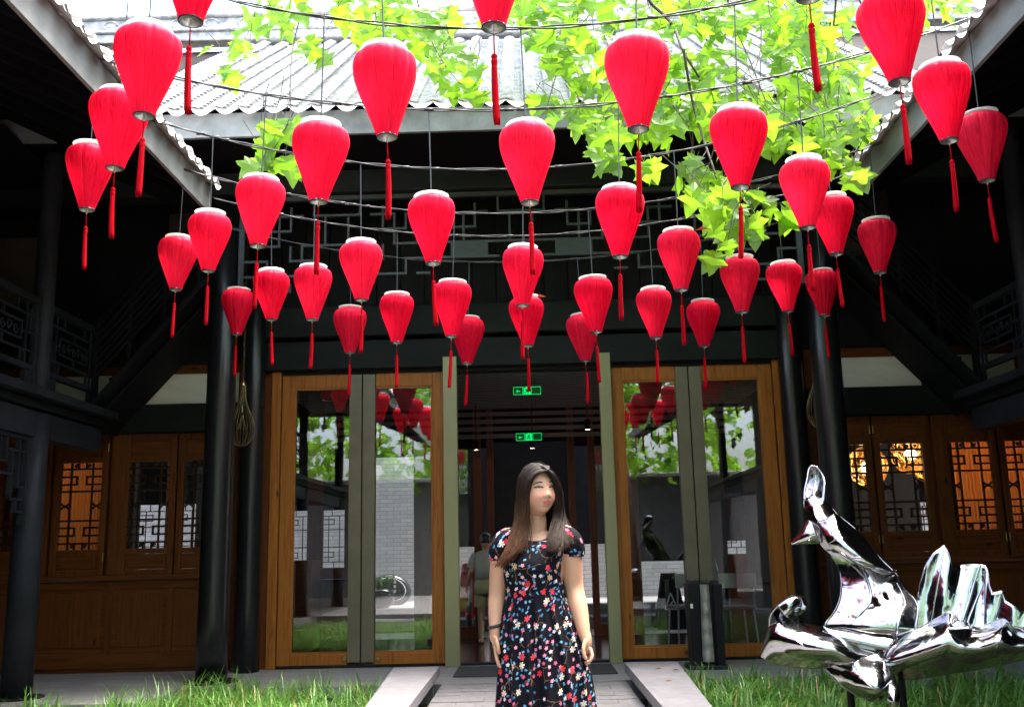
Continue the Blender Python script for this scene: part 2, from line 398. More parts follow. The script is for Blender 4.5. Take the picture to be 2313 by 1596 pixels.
# slab kerbs; they narrow a little towards the viewer
def kerb_out(s, y): return -1.30+min(9.74-y, 4)*.05 if s < 0 else 1.36-min(9.74-y, 4)*.06
for s, lab in ((-1, 'low grey stone slab bench along the left side of the path'), (1, 'low grey stone slab bench along the right side of the path')):
    k = thing('slab_kerb', (s*1.07, 5, -.15), lab, 'slab bench', 'slab benches along the path')
    yy = 9.74
    for n_ in (1.05, 1.25, 1.25, 1.25, 1.25):
        y0, y1 = yy-n_+.003, yy; mb = MB()
        for z in (.075, .16):
            for (y, e) in ((y0, 0), (y0, 1), (y1, 1), (y1, 0)): mb.v.append((s*.868 if e == 0 else kerb_out(s, y), y, z))
        mb.f += [(0,3,2,1),(4,5,6,7),(0,1,5,4),(1,2,6,5),(2,3,7,6),(3,0,4,7)]
        if s < 0: mb.f = [f[::-1] for f in mb.f]
        mb.build('slab', M['stone'], k, bevel=.004); yy -= n_
    for y in (9.6, 8.3, 6.1, 4.0):
        B('footing', M['floor'], k, (min(s*.92, s*1.05), max(s*.92, s*1.05), y, y+.1, -.3, .0745))
# ================================================================== main hall
M['riser'] = simple('dark_red_riser', (.016, .004, .0035), .7, var=.3, scale=6, bmp=.1, spec=.1); M['dimplaster'] = simple('shade_dimmed_plaster', (.06, .045, .042), .9, var=.2, scale=5, bmp=.1)  # upper panels' plaster darkened in its colour for the shade there
hall = thing('timber_hall', (0, WY, 0), 'dark timber hall with glass doors and grey tiled roof across the courtyard', 'building')
# columns
for (x, yy, r) in ((-3.18, 10.24, .152), (3.14, 10.24, .155), (-3.07, 11.08, .135), (2.99, 11.08, .135)):
    c = MB().lathe([(r*1.02, 0), (r, .6), (r*.97, 3), (r*.9, 5.6)], 28, (x, yy, .0), cap=True).build('column', M['col'], hall, smooth=False)
    c.data.polygons.foreach_set('use_smooth', [len(p.vertices) == 4 for p in c.data.polygons])
    if yy < 11: MB().lathe([(.0, .012), (r*1.75, .012), (r*1.75, 0)], 28, (x, yy, .003)).build('column_base', M['timber'], c)
# beams over the doors
B('beam', M['beam'], hall, (-3.2, 3.13, WY-.14, WY+.14, 3.29, 3.62), bevel=.012)
B('beam', M['beam'], hall, (-3.2, 3.13, WY-.2, WY+.16, 3.66, 4.02), bevel=.02)
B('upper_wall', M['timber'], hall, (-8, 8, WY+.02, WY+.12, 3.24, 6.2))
for i in range(22):
    piece('wall_board', M['timber'], hall, -3.1+i*.28, -3.1+i*.28+.262, WY-.02, WY+.018, 4.03, 5.9)
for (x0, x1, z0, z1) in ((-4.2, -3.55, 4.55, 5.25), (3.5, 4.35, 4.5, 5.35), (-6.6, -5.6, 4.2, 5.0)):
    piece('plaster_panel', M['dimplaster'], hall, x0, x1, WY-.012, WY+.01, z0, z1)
# front beam between the big columns and the fret frieze under it
B('front_beam', M['beam'], hall, (-9, 9, 10.1, 10.36, 5.02, 5.42), bevel=.02)
fz = B('frieze', M['lattice'], hall, (-3.03, 2.98, 10.19, 10.25, 4.965, 5.015), (-3.03, -2.97, 10.19, 10.25, 3.9, 4.964), (2.92, 2.98, 10.19, 10.25, 3.9, 4.964))
UNIT = [[(0,5),(2,5),(2,4),(4,4),(4,5.6)], [(1,6),(1,3),(3,3),(3,5),(5,5)], [(0,2),(2,2),(2,1),(5,1),(5,3),(7,3),(7,5),(6,5),(6,6)],
        [(3,1),(3,0),(4,0),(4,.5)], [(4,3),(4,2),(6,2),(6,0)], [(7,3),(8,3)], [(8,5),(7,5)], [(0,1),(1,1),(1,0)]]
bw, n_u = .026, 6
uw = 5.94/n_u/8; vh = 1.0/6
def fret(mat, parent, polys, fx, fz_, y0, y1, wd, name='lattice_bar'):
    for pl in polys:
        for (a, b) in zip(pl[:-1], pl[1:]):
            xa, xb = sorted((fx(a[0]), fx(b[0]))); za, zb = sorted((fz_(a[1]), fz_(b[1])))
            if xb-xa > zb-za: piece(name, mat, parent, xa-wd/2, xb+wd/2, y0, y1, za-wd/2, zb+wd/2)
            else: piece(name, mat, parent, xa-wd/2+.001, xb+wd/2-.001, y0+.002, y1-.002, za, zb)
for k in range(n_u):
    if k % 2 == 0: fx = lambda u, k=k: -2.97 + (k*8+u)*uw
    else: fx = lambda u, k=k: -2.97 + (k*8+8-u)*uw
    lo = {0: 0, 1: 1, 2: 2, 3: 2, 4: 1, 5: 0}[k]      # the frieze is shallower in the middle
    pl = [[(u, v) for (u, v) in p if v >= lo] for p in UNIT]; pl = [p for p in pl if len(p) > 1]
    pl = [p for p in pl]
    fret(M['lattice'], fz, pl, fx, lambda v: 3.96+v*vh, 10.195, 10.235, bw)

# side bays of the hall front: wainscot, casements, beam and plaster panels
HW = M['wood_wall']; HX = M['wood_wallX']; M['lattice_wood'] = simple('dark_lattice_wood', (.03, .011, .005), .5, var=.3, scale=8, bmp=.1, spec=.2)
for s, cents in ((-1, (3.66, 4.29, 5.07, 5.72)), (1, (3.58, 4.22, 4.98, 5.62))):
    X = lambda a, b: (min(s*a, s*b), max(s*a, s*b))
    B('bay_beam', M['beam'], hall, (*X(3.2, 8), WY-.12, WY+.13, 2.62, 2.94), bevel=.012)
    B('sill', HX, hall, (*X(3.1, 8), WY-.07, WY+.1, .99, 1.04), bevel=.008)
    B('wainscot', HX, hall, (*X(3.1, 8), WY, WY+.06, 0.0, .985))
    for (a, b) in ((3.2, 3.95), (4.03, 4.62), (4.72, 5.5), (5.58, 6.4)):
        B('wainscot_panel', HW, hall, (*X(a+.05, b-.05), WY-.012, WY-.001, .27, .84), bevel=.006)
    B('wainscot_rail', HX, hall, (*X(3.1, 8), WY-.022, WY-.002, .05, .2), (*X(3.1, 8), WY-.022, WY-.002, .9, .98))
    for a in (3.15, 3.99, 4.67, 5.54, 6.42):
        B('wainscot_stile', HW, hall, (*X(a-.035, a+.035), WY-.026, WY-.0025, .2005, .8995))
    for (a, hw_) in ((3.2, .11), ((cents[0]+cents[1])/2, .05), (4.65, .16), ((cents[2]+cents[3])/2, .05), (6.05, .16)):
        B('jamb_back', HW, hall, (*X(a-hw_, a+hw_), WY+.0515, WY+.085, 1.041, 2.619))
    for a in (3.25, 4.65, 6.06):
        B('jamb', HW, hall, (*X(a-.07, a+.07), WY-.03, WY+.051, 1.041, 2.619), bevel=.006)
    for ci, cx in enumerate(cents):
        x0, x1 = X(cx-.305, cx+.305)
        wf = MB()
        wf.box(x0, x0+.07, WY-.015, WY+.05, 1.042, 2.615); wf.box(x1-.07, x1, WY-.015, WY+.05, 1.042, 2.615)
        for (z0, z1) in ((1.042, 1.1), (1.27, 1.33), (2.3, 2.36), (2.55, 2.615)): wf.box(x0+.0705, x1-.0705, WY-.013, WY+.048, z0, z1)
        win = wf.build('window', HW, hall, bevel=.004)
        B('panel', HX, win, (x0+.072, x1-.072, WY+.004, WY+.03, 1.101, 1.269)); B('panel', HX, win, (x0+.072, x1-.072, WY+.004, WY+.03, 2.361, 2.549))
        B('panel_field', HX, win, (x0+.1, x1-.1, WY-.006, WY+.0035, 1.125, 1.245), bevel=.004); B('panel_field', HX, win, (x0+.1, x1-.1, WY-.006, WY+.0035, 2.385, 2.525), bevel=.004)
        # lattice: opening x0+.07..x1-.07, z 1.33..2.3
        ox, ow, oz, oh = x0+.07, x1-x0-.14, 1.33, .97
        FX = lambda u: ox+ow*u; FZ = lambda v: oz+oh*v
        bars = [[(0,.07),(1,.07)], [(0,.93),(1,.93)], [(0,.33),(1,.33)], [(0,.67),(1,.67)],
                [(.24,0),(.24,1)], [(.76,0),(.76,1)],
                [(0,.25),(.38,.25),(.38,.16),(0,.16)], [(1,.25),(.62,.25),(.62,.16),(1,.16)],
                [(0,.84),(.38,.84),(.38,.75),(0,.75)], [(1,.84),(.62,.84),(.62,.75),(1,.75)],
                [(.4,0),(.4,.07)], [(.6,0),(.6,.07)], [(.4,.93),(.4,1)], [(.6,.93),(.6,1)]]
        fret(M['lattice_wood'], win, bars, FX, FZ, WY+.006, WY+.032, .021)
        for u in (.12, .88):                      # carved clasps between the verticals
            for v, fl_ in ((.46, 1), (.54, -1)):
                pts = [(FX(u)+.042*math.cos(t), WY+.02, FZ(v)+fl_*(.034*math.sin(t))) for t in [math.pi*i/8 for i in range(9)]]
                MB().tube(pts, .012, 6).build('carving', M['lattice_wood'], win)
        for (u, v) in ((.34, .035), (.66, .035), (.34, .965), (.66, .965)):
            pts = [(FX(u)+.02*math.cos(t)*(1-t/9), WY+.02, FZ(v)+.018*math.sin(t)*(1-t/9)) for t in [i*.7 for i in range(9)]]
            MB().tube(pts, .011, 5).build('carving', M['lattice_wood'], win)
        piece('pane', M['pane'], win, ox+.002, ox+ow-.002, WY+.036, WY+.04, oz+.002, oz+oh-.002)
        for zz in (1.2, 2.42):
            MB().lathe([(.006, 0), (.006, .09)], 8, (x0+.004 if ci % 2 else x1-.004, WY-.018, zz), cap=True).build('hinge', M['brass'], win)
    B('end_panel', HW, hall, (*X(6.215, 8), WY+.002, WY+.05, 1.041, 2.619))
    # plaster panels above the bay beam
    for (a, b) in ((3.3, 4.52), (4.78, 5.6), (5.8, 6.8)):
        piece('plaster_panel', M['plaster'], hall, *X(a, b), WY-.01, WY+.015, 2.945, 3.3)
    for (a, b) in ((3.2, 3.295), (4.525, 4.775), (5.605, 5.795)):
        B('panel_stile', HW, hall, (*X(a, b), WY-.03, WY+.019, 2.942, 3.3))
    B('panel_rail', HX, hall, (*X(3.2, 8), WY-.035, WY+.018, 3.301, 3.4))

# glass door leaves
def leaf_door(x0, x1, metal_right, first):
    wl_, wr = (.145 if first else .125), (.145 if first else .125)
    ml = .145
    if metal_right: gx0, gx1 = x0+wl_, x1-ml
    else: gx0, gx1 = x0+ml, x1-wr
    fm = MB()
    z0, z1 = .03, 3.245
    ws = (x0, gx0) if metal_right else (gx1, x1)
    fm.box(ws[0], ws[1], WY-.04, WY+.04, z0, z1)
    fm.box(gx0+.0005, gx1-.0005, WY-.038, WY+.038, z0, .15); fm.box(gx0+.0005, gx1-.0005, WY-.038, WY+.038, 3.09, z1)
    d = fm.build('glass_door', M['wood_door'], hall, bevel=.006)
    B('bead', M['wood_doorX'], d, (gx0, gx1, WY-.03, WY-.01, .151, .172)); B('bead', M['wood_doorX'], d, (gx0, gx1, WY-.03, WY-.01, 3.07, 3.089))
    B('bead', M['wood_door'], d, (ws[1]+.0005 if metal_right else gx1-.02, ws[1]+.02 if metal_right else gx1-.0005, WY-.029, WY-.011, .173, 3.069))
    piece('pane', M['glass'], d, gx0+.001, gx1-.001, WY-.004, WY+.004, .15, 3.09)
    ms = (gx1, x1) if metal_right else (x0, gx0)
    MB().box(ms[0]+.001, ms[1]-.004, WY-.06, WY+.045, .06, 3.235).build('metal_stile', M['olive'], d, bevel=.004)
    kx = gx1-.03 if metal_right else gx0+.04
    MB().lathe([(.0, .012), (.022, .012), (.03, .004), (.03, 0)], 16).build('knob', M['brass'], d)
    kb = bpy.data.objects[[o.name for o in d.children if o.name.startswith('knob')][-1]]
    kb.rotation_euler = (R(90), 0, 0); kb.location = (kx, WY-.04, .095)
    return d
leaf_door(-2.79, -1.868, True, True); leaf_door(-1.86, -.94, False, False)
leaf_door(.98, 1.862, True, False); leaf_door(1.87, 2.816, False, True)
B('door_frame', M['wood_door'], hall, (-2.905, -2.8, WY-.06, WY+.06, .0, 3.285), bevel=.006)
B('door_frame', M['wood_door'], hall, (2.828, 3.03, WY-.06, WY+.06, .0, 3.285), bevel=.006)
B('door_head', M['black'], hall, (-2.799, 2.827, WY-.03, WY+.05, 3.25, 3.289))
for (x0, x1) in ((-.935, -.775), (.84, .975)):
    B('door_post', M['post'], hall, (x0, x1, WY-.16, WY-.05, .0, 3.4), bevel=.006)
B('threshold', M['black'], hall, (-2.8, 2.83, WY-.05, WY+.05, .002, .026))
for s in (-1, 1):                            # filler board between door frame and side bay
    B('filler_board', HW, hall, (min(s*2.91, s*3.2) if s < 0 else 3.035, max(s*2.91, s*3.2) if s < 0 else 3.2, WY-.01, WY+.03, .0, 3.28))

# roof of the hall: eave boards, tile columns, drip tiles, ridge
EY, EZ, SL = 9.0, 5.2, math.tan(R(35))
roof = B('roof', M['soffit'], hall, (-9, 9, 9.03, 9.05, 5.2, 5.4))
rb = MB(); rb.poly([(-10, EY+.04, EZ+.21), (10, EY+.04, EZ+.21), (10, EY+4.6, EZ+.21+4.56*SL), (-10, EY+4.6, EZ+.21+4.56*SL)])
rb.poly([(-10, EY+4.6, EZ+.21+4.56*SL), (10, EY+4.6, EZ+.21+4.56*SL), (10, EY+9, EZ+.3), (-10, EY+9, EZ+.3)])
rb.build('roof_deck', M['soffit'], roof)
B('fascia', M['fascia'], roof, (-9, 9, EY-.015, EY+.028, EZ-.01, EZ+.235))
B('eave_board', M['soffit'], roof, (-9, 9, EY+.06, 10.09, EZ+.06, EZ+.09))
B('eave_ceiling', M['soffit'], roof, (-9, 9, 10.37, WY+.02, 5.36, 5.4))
def tile_column_mesh(n, step, wdt, up):
    """concave pan tiles overlapping up the slope, with a convex cover row between"""
    mb = MB(); sl = math.atan(SL); cs, sn = math.cos(sl), math.sin(sl)
    for i in range(n):
        a, b = i*step, i*step+step*1.35
        for (lo, hi, lift, sg, x0, x1, nseg) in ((a, b, .0, -1, -wdt/2, wdt/2, 6),):
            base = len(mb.v)
            for (tt, dz) in ((lo, .03), (hi, 0.0)):
                for j in range(nseg+1):
                    u = j/nseg; x = x0+(x1-x0)*u; hz = sg*.032*math.sin(math.pi*u)
                    mb.v.append((x, tt*cs-(hz+dz)*sn, tt*sn+(hz+dz)*cs))
            for j in range(nseg): mb.f.append((base+j, base+j+1, base+nseg+2+j, base+nseg+1+j))
            for j in range(nseg+1):                      # butt edge thickness
                v = mb.v[base+j]; mb.v.append((v[0], v[1]+.024*sn, v[2]-.024*cs))
            q = base+2*(nseg+1)
            for j in range(nseg): mb.f.append((q+j, q+j+1, base+j+1, base+j))
        base = len(mb.v); nseg = 5
        for (tt, dz) in ((a, .032), (b, .002)):
            for j in range(nseg+1):
                u = j/nseg; x = wdt/2 + (u-.5)*.15; hz = .027*math.sin(math.pi*u)+.004
                mb.v.append((x, tt*cs-(hz+dz)*sn, tt*sn+(hz+dz)*cs))
        for j in range(nseg): mb.f.append((base+j, base+j+1, base+nseg+2+j, base+nseg+1+j))
        for j in range(nseg+1):
            v = mb.v[base+j]; mb.v.append((v[0], v[1]+.024*sn, v[2]-.024*cs))
        q = base+2*(nseg+1)
        for j in range(nseg): mb.f.append((q+j, q+j+1, base+j+1, base+j))
    return mb
TW = .235
tcm = tile_column_mesh(46, .118, TW, 0).mesh('tile_column', M['tile'], True)
def drip_mesh():
    mb = MB(); nseg = 8
    for j in range(nseg+1):
        u = j/nseg; x = (u-.5)*TW*.98; top = -.045*math.sin(math.pi*u); bot = top-.014-.05*math.sin(math.pi*u)**.8
        mb.v += [(x, -.03, top+.012), (x, -.045, bot)]
    for j in range(nseg): mb.f.append((2*j, 2*j+1, 2*j+3, 2*j+2))
    return mb
dm = drip_mesh().mesh('drip_tile', M['tile'], True)
for i in range(-17, 18):
    o = bpy.data.objects.new('tile_column', tcm); COL.objects.link(o); par(o, roof)
    o.location = (i*TW+rng.uniform(-.006, .006), EY-.02, EZ+.27); o.rotation_euler = (rng.uniform(-.004, .004), 0, rng.uniform(-.006, .006))
    o = bpy.data.objects.new('drip_tile', dm); COL.objects.link(o); par(o, roof)
    o.location = (i*TW, EY-.01, EZ+.272); o.rotation_euler = (R(-20)+rng.uniform(-.05, .05), 0, 0)
rg = MB(); ry, rz = EY+4.5, EZ+.3+4.52*SL
rg.box(-9, 9, ry-.12, ry+.12, rz, rz+.14); rg.box(-9, 9, ry-.16, ry+.16, rz+.141, rz+.19); rg.box(-9, 9, ry-.09, ry+.09, rz+.191, rz+.38); rg.box(-9, 9, ry-.15, ry+.15, rz+.381, rz+.44)
rg.build('ridge', M['tile'], roof, bevel=.02)
for i in range(-16, 17):
    MB().tube([(i*.5+.1*math.cos(t), ry-.1, rz+.285+.07*math.sin(t)) for t in [k*.5 for k in range(11)]], .016, 6).build('ridge_scroll', M['tile'], roof)

# ================================================================== side galleries
def gallery(s, lab, EX):
    """s=-1 left, +1 right; EX eave x"""
    gal = thing('side_gallery', (s*4.67, 8, 0), lab, 'building', None)
    cx = s*4.67 if s < 0 else 4.85
    X = lambda a, b: (min(cx+s*a, cx+s*b), max(cx+s*a, cx+s*b))     # outward distances from the column line
    TB = M['timber_bal']
    for yy in (9.35, 5.6, 1.8, -2.2):
        c = MB().lathe([(.137, 0), (.13, 1.5), (.125, 2.58)], 24, (cx, yy, .0), cap=True).build('column', M['timber_bal'], gal)
        c.data.polygons.foreach_set('use_smooth', [len(p.vertices) == 4 for p in c.data.polygons])
        MB().lathe([(0, .01), (.24, .01), (.24, 0)], 24, (cx, yy, .003)).build('column_base', M['timber'], c)
        c2 = MB().lathe([(.1, 2.8), (.095, 5.2)], 20, (cx, yy, 0)).build('upper_column', TB, gal, smooth=True)
    # lower beam, balcony floor, ledge
    B('beam', TB, gal, (*X(-.06, .1), -6, 10.7, 2.36, 2.6))
    B('balcony_floor', M['timber'], gal, (*X(-.1, 3), -6, 10.75, 2.62, 2.7), )
    MB().box(*X(-.2, .12), -6, 10.8, 2.71, 2.795).build('ledge', TB, gal, bevel=.012)
    B('back_wall', M['timber'], gal, (*X(2.2, 2.3), -6, WY, 0, 6.4))
    B('ceiling', M['soffit'], gal, (*X(.15, 2.2), -6, WY-.2, 5.15, 5.2))
    # balustrade bays
    for (y0, y1) in ((9.46, 10.62), (5.75, 9.24), (1.95, 5.45)):
        bl = B('balustrade', TB, gal, (*X(-.035, .035), y0, y1, 3.62, 3.69), (*X(-.028, .028), y0, y1, 2.97, 3.03), (*X(-.03, .03), y0, y0+.06, 2.8, 3.62), (*X(-.03, .03), y1-.06, y1, 2.8, 3.62), bevel=.006)
        L = y1-y0-.12; a = y0+.06; h0, h1 = 3.03, 3.62; n = max(1, round(L/1.2)); u = L/n
        xa, xb = X(-.012, .012); xc, xd = X(-.01, .01)
        for k in range(n):
            q = a+k*u
            H = lambda f: h0+(h1-h0)*f
            for f, g0, g1 in ((.2, 0, 1), (.8, 0, 1)): piece('lattice_bar', TB, bl, xa, xb, q+u*g0, q+u*g1, H(f)-.011, H(f)+.011)
            for gx, f0, f1 in ((.12, 0, .2), (.2, 0, .2), (.12, .8, 1), (.28, .8, 1), (.72, .8, 1), (.88, 0, .2), (.8, 0, .2), (.88, .8, 1), (.12, .2, .8), (.88, .2, .8), (.5, .62, .8), (.5, .2, .36), (.06, .1, .5), (.94, .5, .9)):
                piece('lattice_bar', TB, bl, xc, xd, q+u*gx-.01, q+u*gx+.01, H(f0), H(f1))
            for f, g0, g1 in ((.5, .0, .12), (.5, .88, 1), (.36, .2, .8), (.64, .2, .8), (.5, .12, .2), (.5, .8, .88)):
                piece('lattice_bar', TB, bl, xa, xb, q+u*g0, q+u*g1, H(f)-.01, H(f)+.01)
            for gx in (.2, .8): piece('lattice_bar', TB, bl, xc, xd, q+u*gx-.01, q+u*gx+.01, H(.36), H(.64))
            cm = MB()                               # carved scroll plaque in the middle
            for e in range(5):
                yc = q+u*(.29+.105*e); zc = H(.5)
                sg = 1 if e % 2 else -1
                cm.tube([(cx, yc+.05*u/1.2*math.cos(t)*(1-t/9), zc+sg*.06*math.sin(t)*(1-t/9)) for t in [i*.6 for i in range(13)]], .009, 5)
            cm.build('carving', TB, bl)
        B('foot_board', TB, bl, (*X(-.02, .02), y0+.07, y0+.2, 2.8, 2.968)); B('foot_board', TB, bl, (*X(-.02, .02), y1-.2, y1-.07, 2.8, 2.968))
    # hanging fretwork bracket under the beam, nearest bay
    fb = B('fret_bracket', TB, gal, (*X(-.03, .03), 9.18, 9.23, 1.55, 2.355), (*X(-.03, .03), 5.75, 9.179, 2.32, 2.355))
    fy = lambda u: 9.18-u*.115; fzz = lambda v: 2.32-v*.11
    FB = [[(0,1),(2,1),(2,3),(4,3),(4,0)], [(1,0),(1,4),(0,4)], [(3,0),(3,2),(5,2),(5,0)], [(2,3),(2,5),(0,5)], [(4,2),(6,2),(6,1),(8,1)], [(0,6),(1,6),(1,5)], [(6,0),(6,1)], [(2,1),(3,1)], [(5,1),(7,1),(7,0)], [(9,0),(9,.8),(12,.8)]]
    for pl in FB:
        for p, q in zip(pl[:-1], pl[1:]):
            ya, yb = sorted((fy(p[0]), fy(q[0]))); za, zb = sorted((fzz(p[1]), fzz(q[1])))
            piece('lattice_bar', TB, fb, *X(-.022, .022), ya-.011, yb+.011, za-.011, zb+.011)
    # roof: eave at EX, rising outward
    so_ = 1 if s > 0 else -1
    ez = 4.33; slope = .5; yend = 8.45
    rf = MB()
    rf.poly([(EX, -7, ez+.02), (EX, yend, ez+.02), (EX+so_*4.5, yend+.0, ez+.02+4.5*slope), (EX+so_*4.5, -7, ez+.02+4.5*slope)])
    rf.poly([(EX, -7, ez+.08), (EX+so_*4.5, -7, ez+.08+4.5*slope), (EX+so_*4.5, yend, ez+.08+4.5*slope), (EX, yend, ez+.08)])
    rf.poly([(EX+so_*.12, yend, ez+.08), (EX+so_*.12, 9.5, ez+.08), (EX+so_*4.5, 9.5, ez+.08+4.38*slope), (EX+so_*4.5, yend, ez+.08+4.38*slope)])
    rf = rf.build('roof', M['soffit'], gal)
    fx0, fx1 = sorted((EX-so_*.03, EX+so_*.0))
    B('fascia', M['fascia'], rf, (fx0, fx1, -7, yend, ez-.1, ez+.14))
    for i in range(40):
        yy = -6.6+i*.38
        if yy > yend: break
        MB().bar((EX+so_*.03, yy, ez-.03), (EX+so_*4.4, yy, ez-.03+4.37*slope), .07, .09).build('rafter', M['soffit'], rf)
    # tiles: columns run outward; drip tiles hang over the fascia
    tm = MB()
    sl = math.atan(slope)
    for i in range(12):
        d0, d1 = i*.3, i*.3+.36
        base = len(tm.v)
        for (dd, dz) in ((d0, .035), (d1, .012)):
            for j in range(7):
                u_ = j/6; tm.v.append((so_*(dd*math.cos(sl)), (u_-.5)*.235, dd*math.sin(sl)+dz-.04*math.sin(math.pi*u_)))
        for j in range(6): tm.f.append((base+j, base+j+1, base+8+j, base+7+j))
        base = len(tm.v)
        for (dd, dz) in ((d0, .035), (d1, .015)):
            for j in range(6):
                u_ = j/5; tm.v.append((so_*(dd*math.cos(sl)), .1175+(u_-.5)*.14, dd*math.sin(sl)+dz+.055*math.sin(math.pi*u_)))
        for j in range(5): tm.f.append((base+j, base+j+1, base+7+j, base+6+j))
    tme = tm.mesh('tile_column', M['tile'], True)
    dr = MB()
    for j in range(9):
        u_ = j/8; t_ = -.04*math.sin(math.pi*u_)+.035; dr.v += [(0, (u_-.5)*.23, t_), (-so_*.03, (u_-.5)*.23, t_-.015-.03*math.sin(math.pi*u_)**.8)]
    for j in range(8): dr.f.append((2*j, 2*j+1, 2*j+3, 2*j+2))
    drm = dr.mesh('drip_tile', M['tile'], True)
    yy = yend-.12
    while yy > 1.5:
        for nm, me in (('tile_column', tme), ('drip_tile', drm)):
            o = bpy.data.objects.new(nm, me); COL.objects.link(o); par(o, rf); o.location = (EX-so_*.09, yy+rng.uniform(-.01, .01), ez+.13+rng.uniform(-.006, .006))
        yy -= .235
    # stair from the balcony up along the hall wall towards the middle
    stair = B('stair', M['timber'], gal, (*X(-.05, .5), 10.45, 11.2, 2.7, 2.79))
    n = 9
    for i in range(n):
        a = cx - s*(.05+i*.15); b_ = cx - s*(.05+(i+1)*.15); z = 2.8+i*.17
        piece('tread', M['timber'], stair, min(a, b_)-.01, max(a, b_)+.01, 10.5, 11.2, z+.13, z+.165)
        piece('riser', M['riser'], stair, *( (a, a+.02) if s < 0 else (a-.02, a)), 10.5, 11.18, z-.04, z+.13)
    xa, xb = cx-s*.05, cx-s*1.5
    MB().bar((xa, 10.46, 2.76), (xb, 10.46, 4.42), .05, .3, (0, 1, 0)).build('stringer', M['timber'], stair)
    for k, off in enumerate((.34, .43, .52, .6, .7, .8, .92)):
        MB().bar((xa, 10.46, 2.78+off), (xb, 10.46, 4.44+off), .022, .045 if k < 6 else .07, (0, 1, 0)).build('rail', M['timber'], stair)
    for f in (0, .25, .5, .75, 1):
        xx = xa+(xb-xa)*f; zz = 2.8+1.64*f
        piece('baluster', M['timber'], stair, xx-.02, xx+.02, 10.44, 10.48, zz, zz+.98)
    B('stair_soffit', M['timber'], stair, (*sorted((xa, xa+s*.06)), 10.5, 11.2, 2.62, 2.69))
    sp = MB(); sp.bar(((xa+xa)/2+s*.05, 10.85, 2.6), (xb, 10.85, 4.26), .7, .03, (0, 0, 1)); sp.build('soffit_board', M['timber'], stair)
    return gal
gallery(-1, 'dark two storey timber gallery with lattice balcony on the left', -2.81)
gallery(1, 'dark two storey timber gallery on the right behind the steel leaf', 3.02)

# ================================================================== what lies behind the camera (seen in the glass)
sw = thing('courtyard_wall', (0, -7.5, 0), 'grey courtyard wall behind the viewer mirrored in the glass doors', 'wall')
B('wall_face', M['southwall'], sw, (-9, 9, -7.8, -7.5, -.3, 3.3)); MB().box(-9, 9, -8, -7.3, 3.301, 3.42).build('coping', M['tile'], sw, bevel=.03)

# ================================================================== inside the hall and the lane behind it
room = thing('hall_interior', (0, 13, 0), 'dark entrance passage with slatted ceiling seen through the open doorway', 'room')
IY = 14.8
B('passage_floor', M['hallfloor'], room, (-3.3, 3.3, WY+.13, IY+.1, -.2, .0))
B('room_floor', M['hallfloor'], room, (-9, -3.31, WY+.13, IY+.1, -.2, .0), (3.31, 9, WY+.13, IY+.1, -.2, .0))
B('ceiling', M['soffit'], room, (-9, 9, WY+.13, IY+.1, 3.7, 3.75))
for i in range(23):
    yy = WY+.25+i*.145
    piece('ceiling_slat', M['slat'], room, -3.19, 3.19, yy, yy+.035, 3.3, 3.4)
for i in range(4): piece('ceiling_slat', M['slat'], room, -3.19, 3.19, IY-.055, IY-.02, 2.86+i*.11, 2.92+i*.11)
# inner screen wall at IY with its doors and windows to the lane
fr = M['wood_red']
ops = [(-5.75,-5.35,1.05,2.0,'w'), (-5.18,-4.9,1.05,2.0,'w'), (-3.54,-3.25,1.03,1.86,'w'), (-3.02,-2.7,1.03,1.86,'w'), (-2.26,-1.68,.02,2.62,'o'), (-1.06,-.8,.16,2.72,'g'), (-.68,-.6,.02,2.72,'o'), (-.5,.6,.02,2.8,'o'), (.7,.9,.02,2.72,'o'), (1.0,1.12,.16,2.72,'g'), (1.62,2.24,.02,1.02,'o'), (2.88,3.16,1.1,1.98,'w'), (5.72,5.9,1.0,1.8,'w')]
xs = -9.0
for (a, b, z0, z1, kd) in ops:
    wm = fr if -1.7 < xs < 1.5 and a-xs < .3 else (M['darkwall'] if a-xs > .5 else fr)
    piece('inner_wall_panel', wm, room, xs, a, IY-.03, IY+.05, 0, 3.69)
    if z0 > .03: piece('inner_wall_panel', fr, room, a+.001, b-.001, IY-.028, IY+.048, 0, z0)
    piece('inner_wall_panel', M['soffit'], room, a+.001, b-.001, IY-.027, IY+.047, z1, 3.69)
    if kd == 'g': piece('inner_pane', M['pane'], room, a+.002, b-.002, IY, IY+.006, z0, z1)
    if kd == 'w':
        fret(fr, room, [[(0,.1),(1,.1)], [(0,.9),(1,.9)], [(.25,.1),(.25,.9)], [(.75,.1),(.75,.9)], [(0,.36),(1,.36)], [(0,.66),(1,.66)], [(0,.27),(.5,.27),(.5,.18),(0,.18)], [(0,.84),(.5,.84),(.5,.75),(0,.75)], [(.5,0),(.5,.1)], [(.4,.9),(.4,1)]],
             lambda u: a+(b-a)*u, lambda v: z0+(z1-z0)*v, IY+.01, IY+.03, .014)
    xs = b
piece('inner_wall_panel', fr, room, xs, 9, IY-.03, IY+.05, 0, 3.69)
